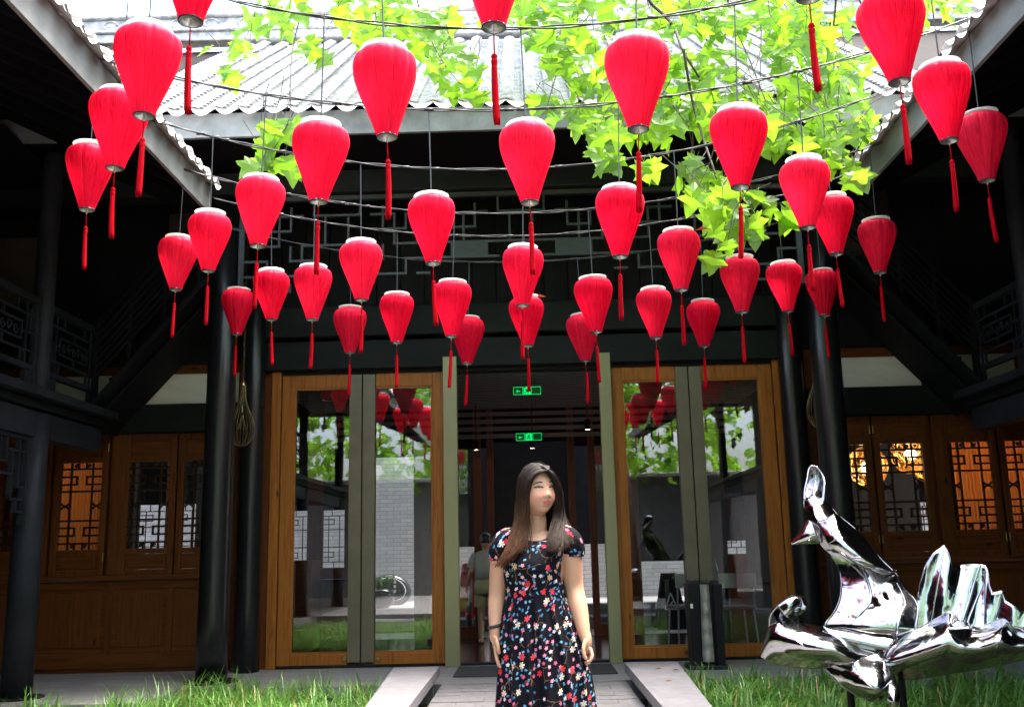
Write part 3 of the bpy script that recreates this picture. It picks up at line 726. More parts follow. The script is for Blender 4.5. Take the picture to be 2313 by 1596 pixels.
# lane
lane = B('lane', M['stone'], None, (-12, 12, IY+.11, 22, -.25, -.02)); tag(lane, kind='structure')
stp = thing('lane_steps', (0, 17.2, 0), 'pale stone steps in the lane seen through the glass doors', 'steps')
for i, (y0, z) in enumerate(((16.3, .16), (17.0, .32))):
    MB().box(-6, 6, y0, 19.4, z-.17, z).build('step', M['stone'], stp, bevel=.006)
bwl = thing('brick_wall', (0, 19.4, 0), 'tall pale grey brick wall beyond the lane behind the hall', 'wall')
B('wall_face', M['brick'], bwl, (-12, 12, 19.4, 19.7, -.2, 5.5))
scr = thing('doorway_shade_wall', (.1, 16, 0), 'added dark wall for the shade straight behind the open doorway', 'wall')  # dark wall added in place of the brick wall's shaded middle
B('wall_face', M['darkwall'], scr, (-.62, .74, 15.95, 16.1, -.02, 3.2))
lane_shade = thing('lane_shade_panel', (.2, 17.5, 0), 'dark panel added for the shade in the lane behind the doorway', 'shade panel')  # added dark panel standing in for shade on the upper brickwork
B('shade_panel_face', M['darkwall'], lane_shade, (-1.5, 4.6, 17.5, 17.6, 1.3, 4.0)); B('shade_panel_post', M['black'], lane_shade, (-1.5, -1.42, 17.42, 17.5, .321, 4.0))

# ================================================================== lanterns on their cables
WIRES = {5.1: ((570,12),(1150,65),(1690,2)), 6.07: ((185,122),(1190,247),(2140,60)), 7.0: ((331,267),(1200,380),(1900,243)),
         7.75: ((296,345),(1190,481),(1940,340)), 8.5: ((331,401),(1190,532),(2000,362)), 9.2: ((350,465),(1140,592),(2030,410))}
WZ = {}
for Y, pts in WIRES.items():
    P = [at(*p, Y) for p in pts]; WZ[Y] = np.polyfit([p.x for p in P], [p.z for p in P], 2)
WZ[3.6] = WZ[5.1] + np.array([0, 0, .02]); WZ[4.35] = WZ[5.1] + np.array([0, 0, .0])
ORD = ['nearest', 'second', 'third', 'fourth', 'fifth', 'sixth', 'seventh', 'farthest']
for i, Y in enumerate(sorted(WZ)):
    mb = MB(); r2 = random.Random(i+3)
    for strand in range(2):
        pts = []
        for k in range(61):
            x = -2.84 + 5.88*k/60
            env = (.003+.007*abs(math.sin(k*.33+i*2)))
            an = k*.9+strand*math.pi+i
            pts.append((x, Y+env*math.cos(an), np.polyval(WZ[Y], x)+env*.8*math.sin(an)))
        mb.tube(pts, .0052, 5)
    for k in range(9):
        x = r2.uniform(-2.6, 2.8); z = np.polyval(WZ[Y], x)
        mb.tube([(x-.03, Y, z), (x+.03, Y, z)], .011, 6)
    o = mb.build('cable', M['cable'], None, smooth=True)
    tag(o, f'black twisted cable strung across the courtyard, {ORD[i]} from the viewer', 'cable', 'cables strung across the courtyard')

SH = [(.0495,0),(.056,.028),(.068,.065),(.084,.11),(.101,.155),(.118,.2),(.1345,.245),(.147,.285),(.1545,.318),(.1565,.34),(.155,.364),(.149,.387),(.136,.407),(.116,.422),(.1,.43)]
sp_ = catmull([(r, z, 0) for r, z in SH], 34)
proto = {}
def lantern_meshes(lobes, amp, seed):
    mb = MB().lathe([(p[0], p[1]) for p in sp_], 120, lobes=lobes, amp=amp)
    r3 = random.Random(seed); off = [r3.uniform(0, 6) for _ in range(4)]
    vv = []
    for (x, y, z) in mb.v:                        # soft sags and pulls in the cloth
        a = math.atan2(y, x); k = 1 + .012*math.sin(3*a+off[0]+z*6) + .008*math.sin(7*a+off[1]-z*11) + .004*math.sin(23*a+off[2])
        vv.append((x*k, y*k, z))
    mb.v = vv
    return mb.mesh('shade', M['silk'], True)
shades = [lantern_meshes(10, .045, 1), lantern_meshes(10, .035, 2), lantern_meshes(10, .04, 3), lantern_meshes(8, .045, 4)]
shade_pale = lantern_meshes(16, .11, 9)
collar_me = MB().lathe([(.088,.427),(.1,.431),(.109,.438),(.112,.444),(.11,.447),(.102,.443),(.094,.437),(.088,.427)], 48).mesh('collar', M['acrylic'], True)
cap_me = MB().lathe([(.0,.012),(.018,.012),(.02,.006),(.042,.008),(.045,-.002),(.048,-.0035),(.049,.0),(.048,.006)], 40).mesh('bottom_cap', M['capmetal'], True)
rim_me = MB().lathe([(.0465,-.0035),(.0495,-.0045),(.0505,-.001),(.0495,.002)], 40).mesh('cap_rim', M['black'], True)
pin_me = MB().lathe([(.003,.012),(.004,-.012),(.006,-.02),(.003,-.03)], 8).mesh('pin', M['silver'], True)
tc_me = MB().tube([(0,0,-.025),(.001,0,-.06),(0,.001,-.115)], .0032, 6).mesh('tassel_cord', M['tassel'], True)
def tassel_mesh(seed):
    r3 = random.Random(seed); mb = MB()
    lean = r3.uniform(-.01, .01), r3.uniform(-.01, .01)
    prof = [(0,.0105),(.02,.0115),(.08,.0135),(.16,.015),(.225,.0158),(.25,.0145)]
    for t in range(16):
        a = 2*math.pi*t/16; L = 1-r3.uniform(0, .035)
        pts = []
        for (d, r) in prof:
            d *= L; q = (d/.25)**2
            pts.append((r*.66*math.cos(a)+lean[0]*q, r*.66*math.sin(a)+lean[1]*q, -.155-d))
        mb.tube(pts, [.0042]*len(pts), 5)
    return mb.mesh('tassel', M['tassel'], True)
tassels = [tassel_mesh(i) for i in range(5)]
knot_me = MB().lathe([(.003,-.11),(.008,-.114),(.0125,-.122),(.0125,-.129),(.009,-.134),(.0125,-.138),(.0135,-.146),(.012,-.155),(.0115,-.162)], 16).mesh('knot', M['tassel'], True)
cord_me = MB().lathe([(.0042,0),(.0042,1)], 6).mesh('hanging_cord', M['cord'], True)
hook_me = MB().tube([(-.09,0,.436),(-.04,0,.44),(0,0,.47),(.04,0,.44),(.09,0,.436)], .0025, 5).mesh('hanger', M['silver'], True)

LAN = [  # px, py of the bottom rim, depth row, label
 (430,48,3.6,'red lantern cut by the top edge at upper left, only its base showing'),
 (1115,62,3.6,'red lantern cut by the top edge near the middle, only its base showing'),
 (1827,-6,3.6,'lantern above the frame whose long red tassel hangs before the leaves at upper right'),
 (325,262,4.35,'largest whole red lantern at upper left, overlapping the roof edge'),
 (874,310,4.35,'large red lantern before the tiled roof, left of centre at the top'),
 (1441,292,4.35,'large red lantern at the top right of centre before the leaves'),
 (2031,185,4.35,'large red lantern at upper right with its top cut off by the frame'),
 (259,380,5.1,'red lantern half hidden under the largest lantern at upper left'),
 (719,456,5.1,'red lantern with bright white collar beside the small leaf spray, left of centre'),
 (1196,458,5.1,'highest whole red lantern on the centre line, above the doorway'),
 (1671,423,5.1,'red lantern amid the leaves right of centre, its tassel over a lower lantern'),
 (2143,318,5.1,'red lantern at upper right under the roof edge, in front of another'),
 (196,474,6.07,'leftmost red lantern of all, in front of the dark gallery'),
 (582,556,6.07,'red lantern just right of the left roof corner with leaves above it'),
 (978,595,6.07,'red lantern left of centre under a long bare cord'),
 (1400,580,6.07,'red lantern right of centre with the tassel of a larger one beside it'),
 (1824,514,6.07,'red lantern at the lower end of the leaves, overlapping a smaller one on its right'),
 (2229,408,6.07,'rightmost red lantern of all, in front of the dark gallery'),
 (470,612,7.0,'red lantern before the left column top, overlapping a pinker one'),
 (816,677,7.0,'red lantern with thick white collar below the fret frieze, left of centre'),
 (1180,690,7.0,'red lantern on the centre line directly above another one'),
 (1538,655,7.0,'red lantern with a dry leaf on its collar, right of centre'),
 (1888,574,7.0,'red lantern partly behind a larger one at right, near the right column'),
 (396,654,7.75,'bright pink red lantern second from left in the middle height'),
 (705,722,7.75,'bright pink red lantern with a tassel crossing its collar, left of centre'),
 (1019,760,7.75,'red lantern overlapping a lower small one just left of the doorway'),
 (1346,750,7.75,'red lantern overlapping a lower small one just right of the doorway'),
 (1675,705,7.75,'red lantern under the lowest leaf with a tassel over its collar'),
 (1987,616,7.75,'red lantern alone before the pale panel at far right, middle height'),
 (613,722,8.5,'small bright red lantern just right of the left column'),
 (896,774,8.5,'small red lantern hanging above the left glass doors, right one'),
 (1192,781,8.5,'small red lantern on the centre line half hidden by the one above'),
 (1481,763,8.5,'small red lantern above the right glass doors, left one'),
 (1779,703,8.5,'small dull red lantern near the right column with no other touching it'),
 (534,755,9.2,'smallest red lantern in front of the left column'),
 (790,797,9.2,'smallest red lantern above the left glass doors with a tassel beside it'),
 (1055,821,9.2,'lowest red lantern left of the doorway, partly behind another'),
 (1322,815,9.2,'lowest red lantern right of the doorway, partly behind another'),
 (1590,782,9.2,'smallest red lantern above the right glass doors'),
 (1862,713,9.2,'small pleated pale red lantern in front of the right column')]
for i, (px, py, Y, lab) in enumerate(LAN):
    p = at(px, py, Y); sc_ = rng.uniform(.985, 1.02)
    t = thing('red_lantern', p, lab, 'lantern', 'red silk lanterns over the courtyard')
    t.rotation_euler = (rng.uniform(-.035, .035), rng.uniform(-.035, .035), rng.uniform(0, 6.28)); t.scale = (sc_,)*3
    def sub(me, parent):
        o = bpy.data.objects.new(me.name.split('.')[0], me); COL.objects.link(o); o.parent = parent; return o
    pale = i == len(LAN)-1
    sh = sub(shade_pale if pale else shades[i % 4], t); sh.scale = (rng.uniform(.97, 1.03), rng.uniform(.97, 1.03), rng.uniform(.985, 1.01)); sub(collar_me, t); bc = sub(cap_me, t); sub(rim_me, bc); sub(pin_me, bc)
    sub(hook_me, t)
    ts = sub(tassels[i % 5], t); sub(knot_me, ts); sub(tc_me, ts)
    c = sub(cord_me, t); L = (np.polyval(WZ[Y], p.x)-p.z)/sc_-.465; c.location = (0, 0, .465); c.scale = (1, 1, max(L, .05))

# dry leaf lying on one collar
dl = MB()
lp = at(1586, 520, 7.0)
dl.poly([lp+Vector((-.05,0,0)), lp+Vector((-.01,-.03,.02)), lp+Vector((.06,-.01,.005)), lp+Vector((.0,.03,.02))])
tag(dl.build('dry_leaf', M['dryleaf'], None), 'dry orange leaf caught on a lantern collar', 'leaf')
dl = MB(); lp = at(1219, 671, 8.5)
dl.poly([lp+Vector((-.07,0,-.005)), lp+Vector((-.0,-.03,.02)), lp+Vector((.06,-.01,.0)), lp+Vector((.0,.03,.012))])
tag(dl.build('dry_leaf', M['dryleaf'], None), 'dry orange leaf on the small lantern behind the centre one', 'leaf')
for (x, y, lab) in ((1.1, 9.1, 'pale dry leaf on the far end of the right slab bench'), (1.08, 8.3, 'brown curled leaf on the near part of the right slab bench'), (1.24, 9.0, 'yellow leaf at the edge of the right slab bench')):
    d = MB(); z = .166
    d.poly([(x-.035, y, z), (x, y-.015, z+.012), (x+.035, y+.004, z+.004), (x+.004, y+.018, z+.01)])
    tag(d.build('fallen_leaf', M['dryleaf'], None), lab, 'leaf')

# ================================================================== wire pendant lamps by the columns
for (px, py0, py1, lab) in ((547, 870, 1008, 'brass wire cage pendant lamp on a chain by the left column'), (1848, 822, 968, 'brass wire cage pendant lamp on a chain by the right column')):
    Y = 10.62; a = at(px, py0, Y); b = at(px, py1, Y); H = a.z-b.z; x = (a.x+b.x)/2
    t = thing('pendant_lamp', (x, Y, b.z), lab, 'pendant lamp', 'wire pendant lamps by the columns')
    prof = [(.028, 1.0), (.03, .9), (.036, .78), (.06, .64), (.11, .46), (.132, .3), (.115, .14), (.06, .03), (.01, 0)]
    cg = MB(); pr = catmull([(r, z*H, 0) for r, z in prof], 20)
    for k in range(22):
        an = 2*math.pi*k/22; cg.tube([(x+q[0]*math.cos(an), Y+q[0]*math.sin(an), b.z+q[1]) for q in pr], .0026, 4)
    cg.build('cage', M['wirebrass'], t)
    ic = MB(); pr2 = catmull([(.01,.5,0),(.02,.42,0),(.024,.38,0),(.06,.24,0),(.05,.1,0),(.02,.03,0),(.005,0,0)], 14)
    for k in range(12):
        an = 2*math.pi*k/12; ic.tube([(x+q[0]*math.cos(an), Y+q[0]*math.sin(an), b.z+q[1]*H+.01) for q in pr2], .0022, 4)
    ic.build('inner_cage', M['wirebrass'], t)
    MB().lathe([(.005,.05),(.016,.045),(.032,.01),(.032,-.005)], 16, (x, Y, a.z)).build('cap', M['brass'], t, smooth=True)
    MB().lathe([(.004,0),(.004,.08)], 8, (x, Y, b.z+H*.56)).build('lamp_stem', M['plaster'], t)
    ch = MB(); z = a.z+.05; k = 0
    while z < 5.3:
        ch.tube([(x+(.011*math.cos(u) if k % 2 else 0), Y+(0 if k % 2 else .011*math.cos(u)), z+.028+.028*math.sin(u)) for u in [2*math.pi*j/8 for j in range(9)]], .0028, 4); z += .045; k += 1
    ch.build('chain', M['wirebrass'], t)

# ================================================================== exit signs and spotlights in the passage
M['exit_g'] = emit('exit_sign_green', (.0, .8, .16), .1); M['exit_d'] = emit('exit_sign_dim_green', (.0, .1, .03), .02); M['exit_w'] = emit('exit_sign_bright', (.35, 1, .5), 2.2)
for (px, py, Y, hw, lab) in ((1190, 882, 12.1, 31, 'green lit exit sign hanging in the passage, nearer one'), (1194, 986, 14.0, 29, 'green lit exit sign hanging in the passage, farther one')):
    c = at(px, py, Y); a = at(px-hw, py, Y); hx = (c.x-a.x); hz = hx*.29
    t = thing('exit_sign', (c.x, Y, c.z-hz), lab, 'exit sign', 'exit signs in the passage')
    B('panel', M['exit_d'], t, (c.x-hx, c.x+hx, Y, Y+.012, c.z-hz, c.z+hz))
    B('border', M['exit_g'], t, (c.x-hx, c.x+hx, Y-.004, Y-.001, c.z+hz-.006, c.z+hz), (c.x-hx, c.x+hx, Y-.004, Y-.001, c.z-hz, c.z-hz+.006), (c.x-hx, c.x-hx+.005, Y-.004, Y-.001, c.z-hz+.0061, c.z+hz-.0061), (c.x+hx-.005, c.x+hx, Y-.004, Y-.001, c.z-hz+.0061, c.z+hz-.0061))
    B('symbol_field', M['exit_g'], t, (c.x-hz*1.15, c.x+hz*1.15, Y-.007, Y-.0045, c.z-hz*.98, c.z+hz*.98))
    # running figure leaving through a door
    s = hz; fg = MB(); y0, y1 = Y-.011, Y-.008
    def st_(a, b, wd): fg.bar((c.x+a[0]*s, (y0+y1)/2, c.z+a[1]*s), (c.x+b[0]*s, (y0+y1)/2, c.z+b[1]*s), wd*s, .002, (0,1,0))
    st_((-.95,-.85),(-.95,.85),.16); st_((-.95,.85),(-.35,.85),.16); st_((.95,-.85),(.95,.85),.16); st_((.95,.85),(.6,.85),.16)
    st_((.05,.35),(-.1,-.1),.3); st_((-.1,-.1),(.3,-.35),.2); st_((.3,-.35),(.25,-.8),.18); st_((-.1,-.1),(-.35,-.5),.2); st_((-.35,-.5),(-.65,-.5),.16); st_((.05,.3),(.45,.15),.14); st_((.0,.3),(-.4,.2),.14)
    fg.lathe([(.0,0),(.14*s,0)], 10, (0,0,0)) if False else None
    fg.bar((c.x+.02*s, (y0+y1)/2, c.z+.5*s), (c.x+.22*s, (y0+y1)/2, c.z+.5*s), .22*s, .002, (0,1,0))
    fg.build('running_figure', M['exit_d'], t)
    ar = MB(); ar.bar((c.x-hx*.78, Y-.005, c.z-hz*.1), (c.x-hx*.5, Y-.005, c.z-hz*.1), hz*.2, .002, (0,1,0)); ar.bar((c.x-hx*.78, Y-.0052, c.z-hz*.1), (c.x-hx*.68, Y-.0052, c.z+hz*.25), hz*.18, .002, (0,1,0)); ar.bar((c.x-hx*.78, Y-.0054, c.z-hz*.1), (c.x-hx*.68, Y-.0054, c.z-hz*.45), hz*.18, .002, (0,1,0))
    ar.build('arrow', M['exit_g'], t)
    B('hanger', M['black'], t, (c.x-hx*.6, c.x-hx*.58, Y+.002, Y+.01, c.z+hz, 3.42), (c.x+hx*.58, c.x+hx*.6, Y+.002, Y+.01, c.z+hz, 3.42))
for (px, py, Y, lab) in ((1327, 970, 13.4, 'small black ceiling spotlight at the right of the passage'), (1075, 1016, 14.3, 'small black ceiling spotlight at the left of the passage'), (1202, 1012, 14.35, 'small black ceiling spotlight under the farther exit sign')):
    c = at(px, py, Y); t = thing('spotlight', (c.x, Y, c.z), lab, 'spotlight', 'spotlights in the passage')
    MB().lathe([(.045, 0), (.045, .13), (.02, .14)], 14, c).build('housing', M['black'], t, smooth=True)
    MB().lathe([(0, .006), (.038, .006)], 14, c).build('lens', M['spot'], t)
    MB().lathe([(.006, .13), (.006, max(.2, 3.32-c.z))], 6, c).build('rod', M['black'], t)

# ================================================================== umbrella bag stand by the right doors
ux, uy = 1.77, 10.55
t = thing('umbrella_bag_stand', (ux, uy, 0), 'black tapered umbrella bag stand before the right glass doors', 'stand')
def taper(mb, w0, d0, w1, d1, z0, z1, ox=0, oy=0):
    n = len(mb.v)
    for (w_, d_, z) in ((w0, d0, z0), (w1, d1, z1)): mb.v += [(ux+ox-w_/2, uy+oy-d_/2, z), (ux+ox+w_/2, uy+oy-d_/2, z), (ux+ox+w_/2, uy+oy+d_/2, z), (ux+ox-w_/2, uy+oy+d_/2, z)]
    mb.f += [tuple(n+i for i in q) for q in ((0,3,2,1),(4,5,6,7),(0,1,5,4),(1,2,6,5),(2,3,7,6),(3,0,4,7))]
    return mb
taper(MB(), .42, .36, .4, .34, .004, .045).build('base', M['black'], t, bevel=.01)
body = taper(MB(), .3, .22, .33, .25, .046, .84, 0, .06).build('body', M['black'], t, bevel=.006)
taper(MB(), .085, .2, .11, .2, .046, .83, -.115, -.05).build('side_plate', M['black'], t, bevel=.004)
taper(MB(), .075, .2, .09, .2, .046, .83, .13, -.05).build('side_plate', M['black'], t, bevel=.004)
M['plastic'] = simple('clear_plastic_bags', (.33, .33, .28), .25, var=.25, scale=14, bmp=.5)
bg_ = MB().grid(lambda u, v: (ux+.01+(u-.5)*(.12-.03*v), uy-.07-.035*math.sin(math.pi*u)-.006*math.sin(v*31), .07+v*.76), 10, 30)
bg_.build('bag_roll', M['plastic'], t, smooth=True)
r4 = random.Random(4); cr = MB()
for k in range(60):
    x = ux+r4.uniform(-.15, .15); y = uy+r4.uniform(-.08, .15)
    cr.poly([(x, y, .842), (x+.03, y+r4.uniform(-.02, .02), .842+r4.uniform(.0, .03)), (x+.01, y+.02, .845+r4.uniform(0, .03))])
cr.build('bag_fringe', M['black'], t)
B('sticker', M['plaster'], t, (ux-.155, ux-.13, uy-.156, uy-.1535, .6, .645))

# ================================================================== things inside and in the lane
def D(px, py, Y): return at(px, py, Y)
# drawer cabinet behind the left glass
t = thing('drawer_cabinet', (-3.0, 13.6, 0), 'brown drawer cabinet behind the left glass door', 'cabinet')
B('carcass', M['wood_wall'], t, (-3.18, -2.86, 13.3, 13.9, 0.002, 1.15))
for k in range(5): MB().box(-3.17, -2.87, 13.28, 13.299, .08+k*.21, .27+k*.21).build('drawer', M['wood_wallX'], t, bevel=.004)
t = thing('dark_counter', (-2.5, 13.9, 0), 'dark counter standing behind the left glass doors', 'counter')
B('counter_body', M['wood_red'], t, (-2.8, -2.25, 13.6, 14.1, .002, .85)); B('counter_top', M['black'], t, (-2.83, -2.22, 13.57, 14.13, .851, .89))
# oval black sign stone and pot plant in the lane
c = D(884, 1352, 18.2)
t = thing('oval_stone_sign', (c.x, 18.2, .32), 'black oval polished stone sign before the pale brick wall', 'sign')
M['blackstone'] = simple('black_polished_stone', (.01, .011, .013), .08, var=.2, scale=9, bmp=0)
sb = MB()
for i in range(17):
    for j in range(32):
        th = math.pi*i/16; ph = 2*math.pi*j/32
        x = .36*math.sin(th)*math.cos(ph); z = .27*math.cos(th)
        x2 = x*math.cos(.28)+z*math.sin(.28); z2 = -x*math.sin(.28)+z*math.cos(.28)
        sb.v.append((c.x+x2, 18.2+.14*math.sin(th)*math.sin(ph), .58+z2))
for i in range(16):
    for j in range(32): sb.f.append((i*32+j, i*32+(j+1) % 32, (i+1)*32+(j+1) % 32, (i+1)*32+j))
sb.build('stone', M['blackstone'], t, smooth=True)
M['letter'] = simple('white_lettering', (.75, .75, .75), .6, var=.05, bmp=0)
for k, (dx0, dx1, z, th_) in enumerate(((-.12,.0,.7,.012),(-.16,-.02,.67,.012),(.06,.1,.7,.05),(.06,.1,.62,.05),(-.14,-.02,.63,.012),(.06,.1,.54,.05))):
    piece('lettering', M['letter'], t, c.x+dx0, c.x+dx1, 18.05, 18.056, z, z+th_)
rg_ = MB().tube([(c.x+.27*math.cos(a)*math.cos(.28)+.19*math.sin(a)*math.sin(.28), 18.07+.02*abs(math.cos(a)), .6-.27*math.cos(a)*math.sin(.28)+.19*math.sin(a)*math.cos(.28)) for a in [2*math.pi*i/28 for i in range(29)]], .007, 5)
rg_.build('rim_line', M['letter'], t)
c = D(862, 1385, 17.0)
t = thing('potted_plant', (c.x-.05, 17.3, .33), 'grassy plant in a dark pot beside the oval stone sign', 'potted plant')
MB().lathe([(.12,0),(.2,.06),(.23,.2),(.19,.3),(.17,.3)], 20, (c.x-.05, 17.3, .325), cap=True).build('pot', M['blackstone'], t, smooth=True)
pl = MB(); r5 = random.Random(5)
for k in range(70):
    a = r5.uniform(0, 6.28); L = r5.uniform(.15, .34); bx, by = c.x-.05+.1*math.cos(a)*r5.random(), 17.3+.1*math.sin(a)
    pl.tube([(bx, by, .6), (bx+.3*L*math.cos(a), by+.3*L*math.sin(a), .6+.7*L), (bx+.8*L*math.cos(a), by+.8*L*math.sin(a), .6+.75*L)], [.006,.006,.001], 3)
pl.build('leaves', M['grass'], t)
# A board with triangle mark
c = D(1512, 1350, 16.0)
t = thing('a_board', (c.x, 16.0, 0), 'black A-board with white triangle mark behind the right glass', 'A-board')
ab = MB(); z0 = -.018
for (sg) in (-1, 1):
    n = len(ab.v)
    ab.v += [(c.x-.24, 16+sg*.22, z0), (c.x+.24, 16+sg*.22, z0), (c.x+.12, 16+sg*.03, .82), (c.x-.12, 16+sg*.03, .82)]
    ab.v += [(c.x-.24, 16+sg*.2, z0), (c.x+.24, 16+sg*.2, z0), (c.x+.12, 16+sg*.01, .82), (c.x-.12, 16+sg*.01, .82)]
    ab.f += [tuple(n+i for i in q) for q in ((0,1,2,3),(7,6,5,4),(0,4,5,1),(1,5,6,2),(2,6,7,3),(3,7,4,0))]
ab.build('board', M['black'], t)
tri = MB(); yv = lambda z: 16-.235+(z-z0)/(.82-z0)*.19
for (a, b) in (((-.1,.28),(0,.52)), ((0,.52),(.1,.28)), ((.1,.28),(-.1,.28)), ((-.03,.33),(.03,.4))):
    tri.bar((c.x+a[0], yv(a[1]), a[1]), (c.x+b[0], yv(b[1]), b[1]), .018, .004, (0,1,0))
tri.build('triangle_mark', M['letter'], t)
# chairs and table behind the right glass
def chair(x, y, rot, lab):
    t = thing('cafe_chair', (x, y, 0), lab, 'chair', 'cafe chairs behind the right glass')
    ca, sa = math.cos(rot), math.sin(rot); W_ = lambda p: (x+p[0]*ca-p[1]*sa, y+p[0]*sa+p[1]*ca, p[2])
    for (lx, ly) in ((-.2,-.2),(.2,-.2),(-.2,.2),(.2,.2)): MB().tube([W_((lx*1.1, ly*1.1, .002)), W_((lx*.95, ly*.95, .46))], .012, 8).build('leg', M['silver'], t)
    MB().box(-.22,.22,-.22,.22,.46,.5).build('seat', M['silver'], t, bevel=.01); s_ = t.children[-1]; s_.matrix_parent_inverse = Matrix(); s_.rotation_euler = (0,0,rot)
    bk = MB().grid(lambda u, v: W_(((u-.5)*.46, -.24-.04*math.sin(math.pi*u), .72+v*.17)), 12, 4); bk.build('backrest', M['silver'], t)
    for lx in (-.2, .2): MB().tube([W_((lx, -.2, .48)), W_((lx, -.25, .8))], .011, 8).build('back_post', M['silver'], t)
chair(2.46, 12.5, .1, 'silver mesh back chair nearest the right door edge'); chair(1.98, 12.9, .15, 'silver mesh back chair beside the metal stile')
t = thing('cafe_table', (2.6, 13.2, 0), 'dark cafe table behind the right glass door', 'table')
B('table_top', M['black'], t, (2.0, 3.1, 12.95, 13.6, .72, .75)); MB().lathe([(.2,.003),(.2,.02),(.03,.04),(.03,.72)], 16, (2.55, 13.3, 0)).build('pedestal', M['black'], t, smooth=True)
for k, (x, h) in enumerate(((2.1,.3),(2.25,.36),(2.4,.32))):
    b_ = MB().lathe([(.0,0),(.035,0),(.035,h*.6),(.012,h*.75),(.012,h)], 14, (x, 13.2, .751)).build('bottle', M['blackstone'], None, smooth=True); tag(b_, ['dark bottle on the cafe table, leftmost', 'tall dark bottle in the middle on the cafe table', 'dark bottle on the cafe table, rightmost'][k], 'bottle', 'bottles on the cafe table')
# red scooter in the lane, left of the doorway
c = D(1062, 1330, 15.9); sx, sy = c.x, 15.75
t = thing('motor_scooter', (sx, sy+.3, 0), 'red motor scooter parked in the lane behind the doorway', 'scooter')
M['redpaint'] = simple('red_scooter_paint', (.6, .01, .015), .2, var=.05, bmp=0); M['rubber'] = simple('black_rubber', (.015,.015,.015), .7, var=.1, bmp=0)
def torus(cx, cy, cz, Rr, r, ax='x', n=28):
    pts = [(cx, cy+Rr*math.cos(a), cz+Rr*math.sin(a)) for a in [2*math.pi*i/n for i in range(n+1)]]; return MB().tube(pts, r, 8)
for (dy) in (0, 1.15):
    wh = torus(sx, sy+dy, .23-.02, .2, .05).build('wheel', M['rubber'], t, smooth=True); MB().tube([(sx-.04, sy+dy, .21), (sx+.04, sy+dy, .21)], .13, 16).build('rim', M['silver'], wh)
MB().grid(lambda u, v: (sx+(u-.5)*.42*(1-.3*v), sy+.08+.12*v+.1*abs(u-.5), .32+v*.6), 10, 10).build('front_shield', M['redpaint'], t, smooth=True)
MB().grid(lambda u, v: (sx+(u-.5)*.12, sy-.24+.45*v, .3+.15*math.sin(math.pi*v)-.3*(u-.5)**2), 8, 10).build('front_fender', M['redpaint'], t, smooth=True)
MB().box(sx-.16, sx+.16, sy+.3, sy+.75, .28, .34).build('foot_board', M['redpaint'], t, bevel=.02)
MB().box(sx-.19, sx+.19, sy+.72, sy+1.45, .34, .66).build('rear_body', M['redpaint'], t, bevel=.09)
MB().box(sx-.15, sx+.15, sy+.68, sy+1.4, .662, .76).build('seat', M['rubber'], t, bevel=.04)
MB().tube([(sx, sy+.02, .25), (sx, sy+.2, .95)], .03, 8).build('steering_column', M['silver'], t)
hb = MB().tube([(sx-.33, sy+.28, 1.02), (sx-.1, sy+.2, .98), (sx+.1, sy+.2, .98), (sx+.33, sy+.28, 1.02)], .018, 8).build('handlebar', M['silver'], t, smooth=True)
MB().box(sx-.13, sx+.13, sy+.08, sy+.24, .88, 1.04).build('headlight_cowl', M['redpaint'], t, bevel=.05)
MB().lathe([(0,.0),(.07,.0),(.08,.03)], 18).build('headlight', M['silver'], t); hl = t.children[-1]; hl.matrix_parent_inverse = PW[t.name].inverted(); hl.rotation_euler = (R(90),0,0); hl.location = (sx, sy+.07, .95)
for s_ in (-1, 1):
    mr = MB().tube([(sx+s_*.22, sy+.24, 1.0), (sx+s_*.24, sy+.22, 1.2)], .007, 6).build('mirror', M['silver'], t); MB().tube([(sx+s_*.24, sy+.21, 1.22), (sx+s_*.24, sy+.235, 1.22)], .055, 14).build('mirror_glass', M['rubber'], mr)

# warm lit rooms behind the side windows
for (s, y0) in ((1, 11.62), (-1, 11.62)):
    x0, x1 = (4.72, 6.2) if s > 0 else (-6.2, -4.74)
    cu = MB().grid(lambda u, v: (x0+(x1-x0)*u, y0+.02*math.sin(u*2*math.pi*36), 1.05+v*1.6), 36*8, 1)
    tag(cu.build('pleated_screen', M['curtain'], None, smooth=True), 'amber pleated screen behind the lattice windows on the right' if s > 0 else 'dim amber pleated screen behind the lattice windows on the left', 'screen')
def lamp_light(name, loc, energy, rad, parent):
    l = bpy.data.lights.new(name, 'POINT'); l.energy = energy; l.color = (1, .45, .13); l.shadow_soft_size = rad
    o = bpy.data.objects.new(name, l); COL.objects.link(o); o.location = loc; par(o, parent); return o
def nest(px, py, Y, r, lab, seed, energy):
    c = at(px, py, Y); t = thing('nest_lamp', c, lab, 'lamp', 'golden nest lamps in the right room')
    r6 = random.Random(seed); mb = MB()
    for k in range(70):
        ax = Vector((r6.gauss(0,1), r6.gauss(0,1), r6.gauss(0,1))).normalized(); q = ax.orthogonal().normalized(); b = ax.cross(q)
        a0 = r6.uniform(0, 6.28); ln = r6.uniform(1.5, 4); rr = r*r6.uniform(.85, 1.02); off = ax*rr*r6.uniform(-.5, .5); rc = math.sqrt(max(.02, rr*rr-off.length_squared))
        mb.tube([c+off+(q*math.cos(a0+ln*i/14)+b*math.sin(a0+ln*i/14))*rc for i in range(15)], .004, 4)
    mb.build('nest', M['gold'], t)
    MB().lathe([(0,-.07),(.05,-.055),(.075,0),(.05,.055),(0,.07)], 16, c).build('bulb', M['bulb'], t, smooth=True)
    lamp_light('bulb_light', c, energy, .07, t)
    MB().tube([c+Vector((0,0,r*.95)), (c.x, c.y, 3.7)], .005, 5).build('flex', M['black'], t)
nest(2056, 1025, 12.4, .24, 'golden wire nest lamp seen through the middle right window', 1, 22)
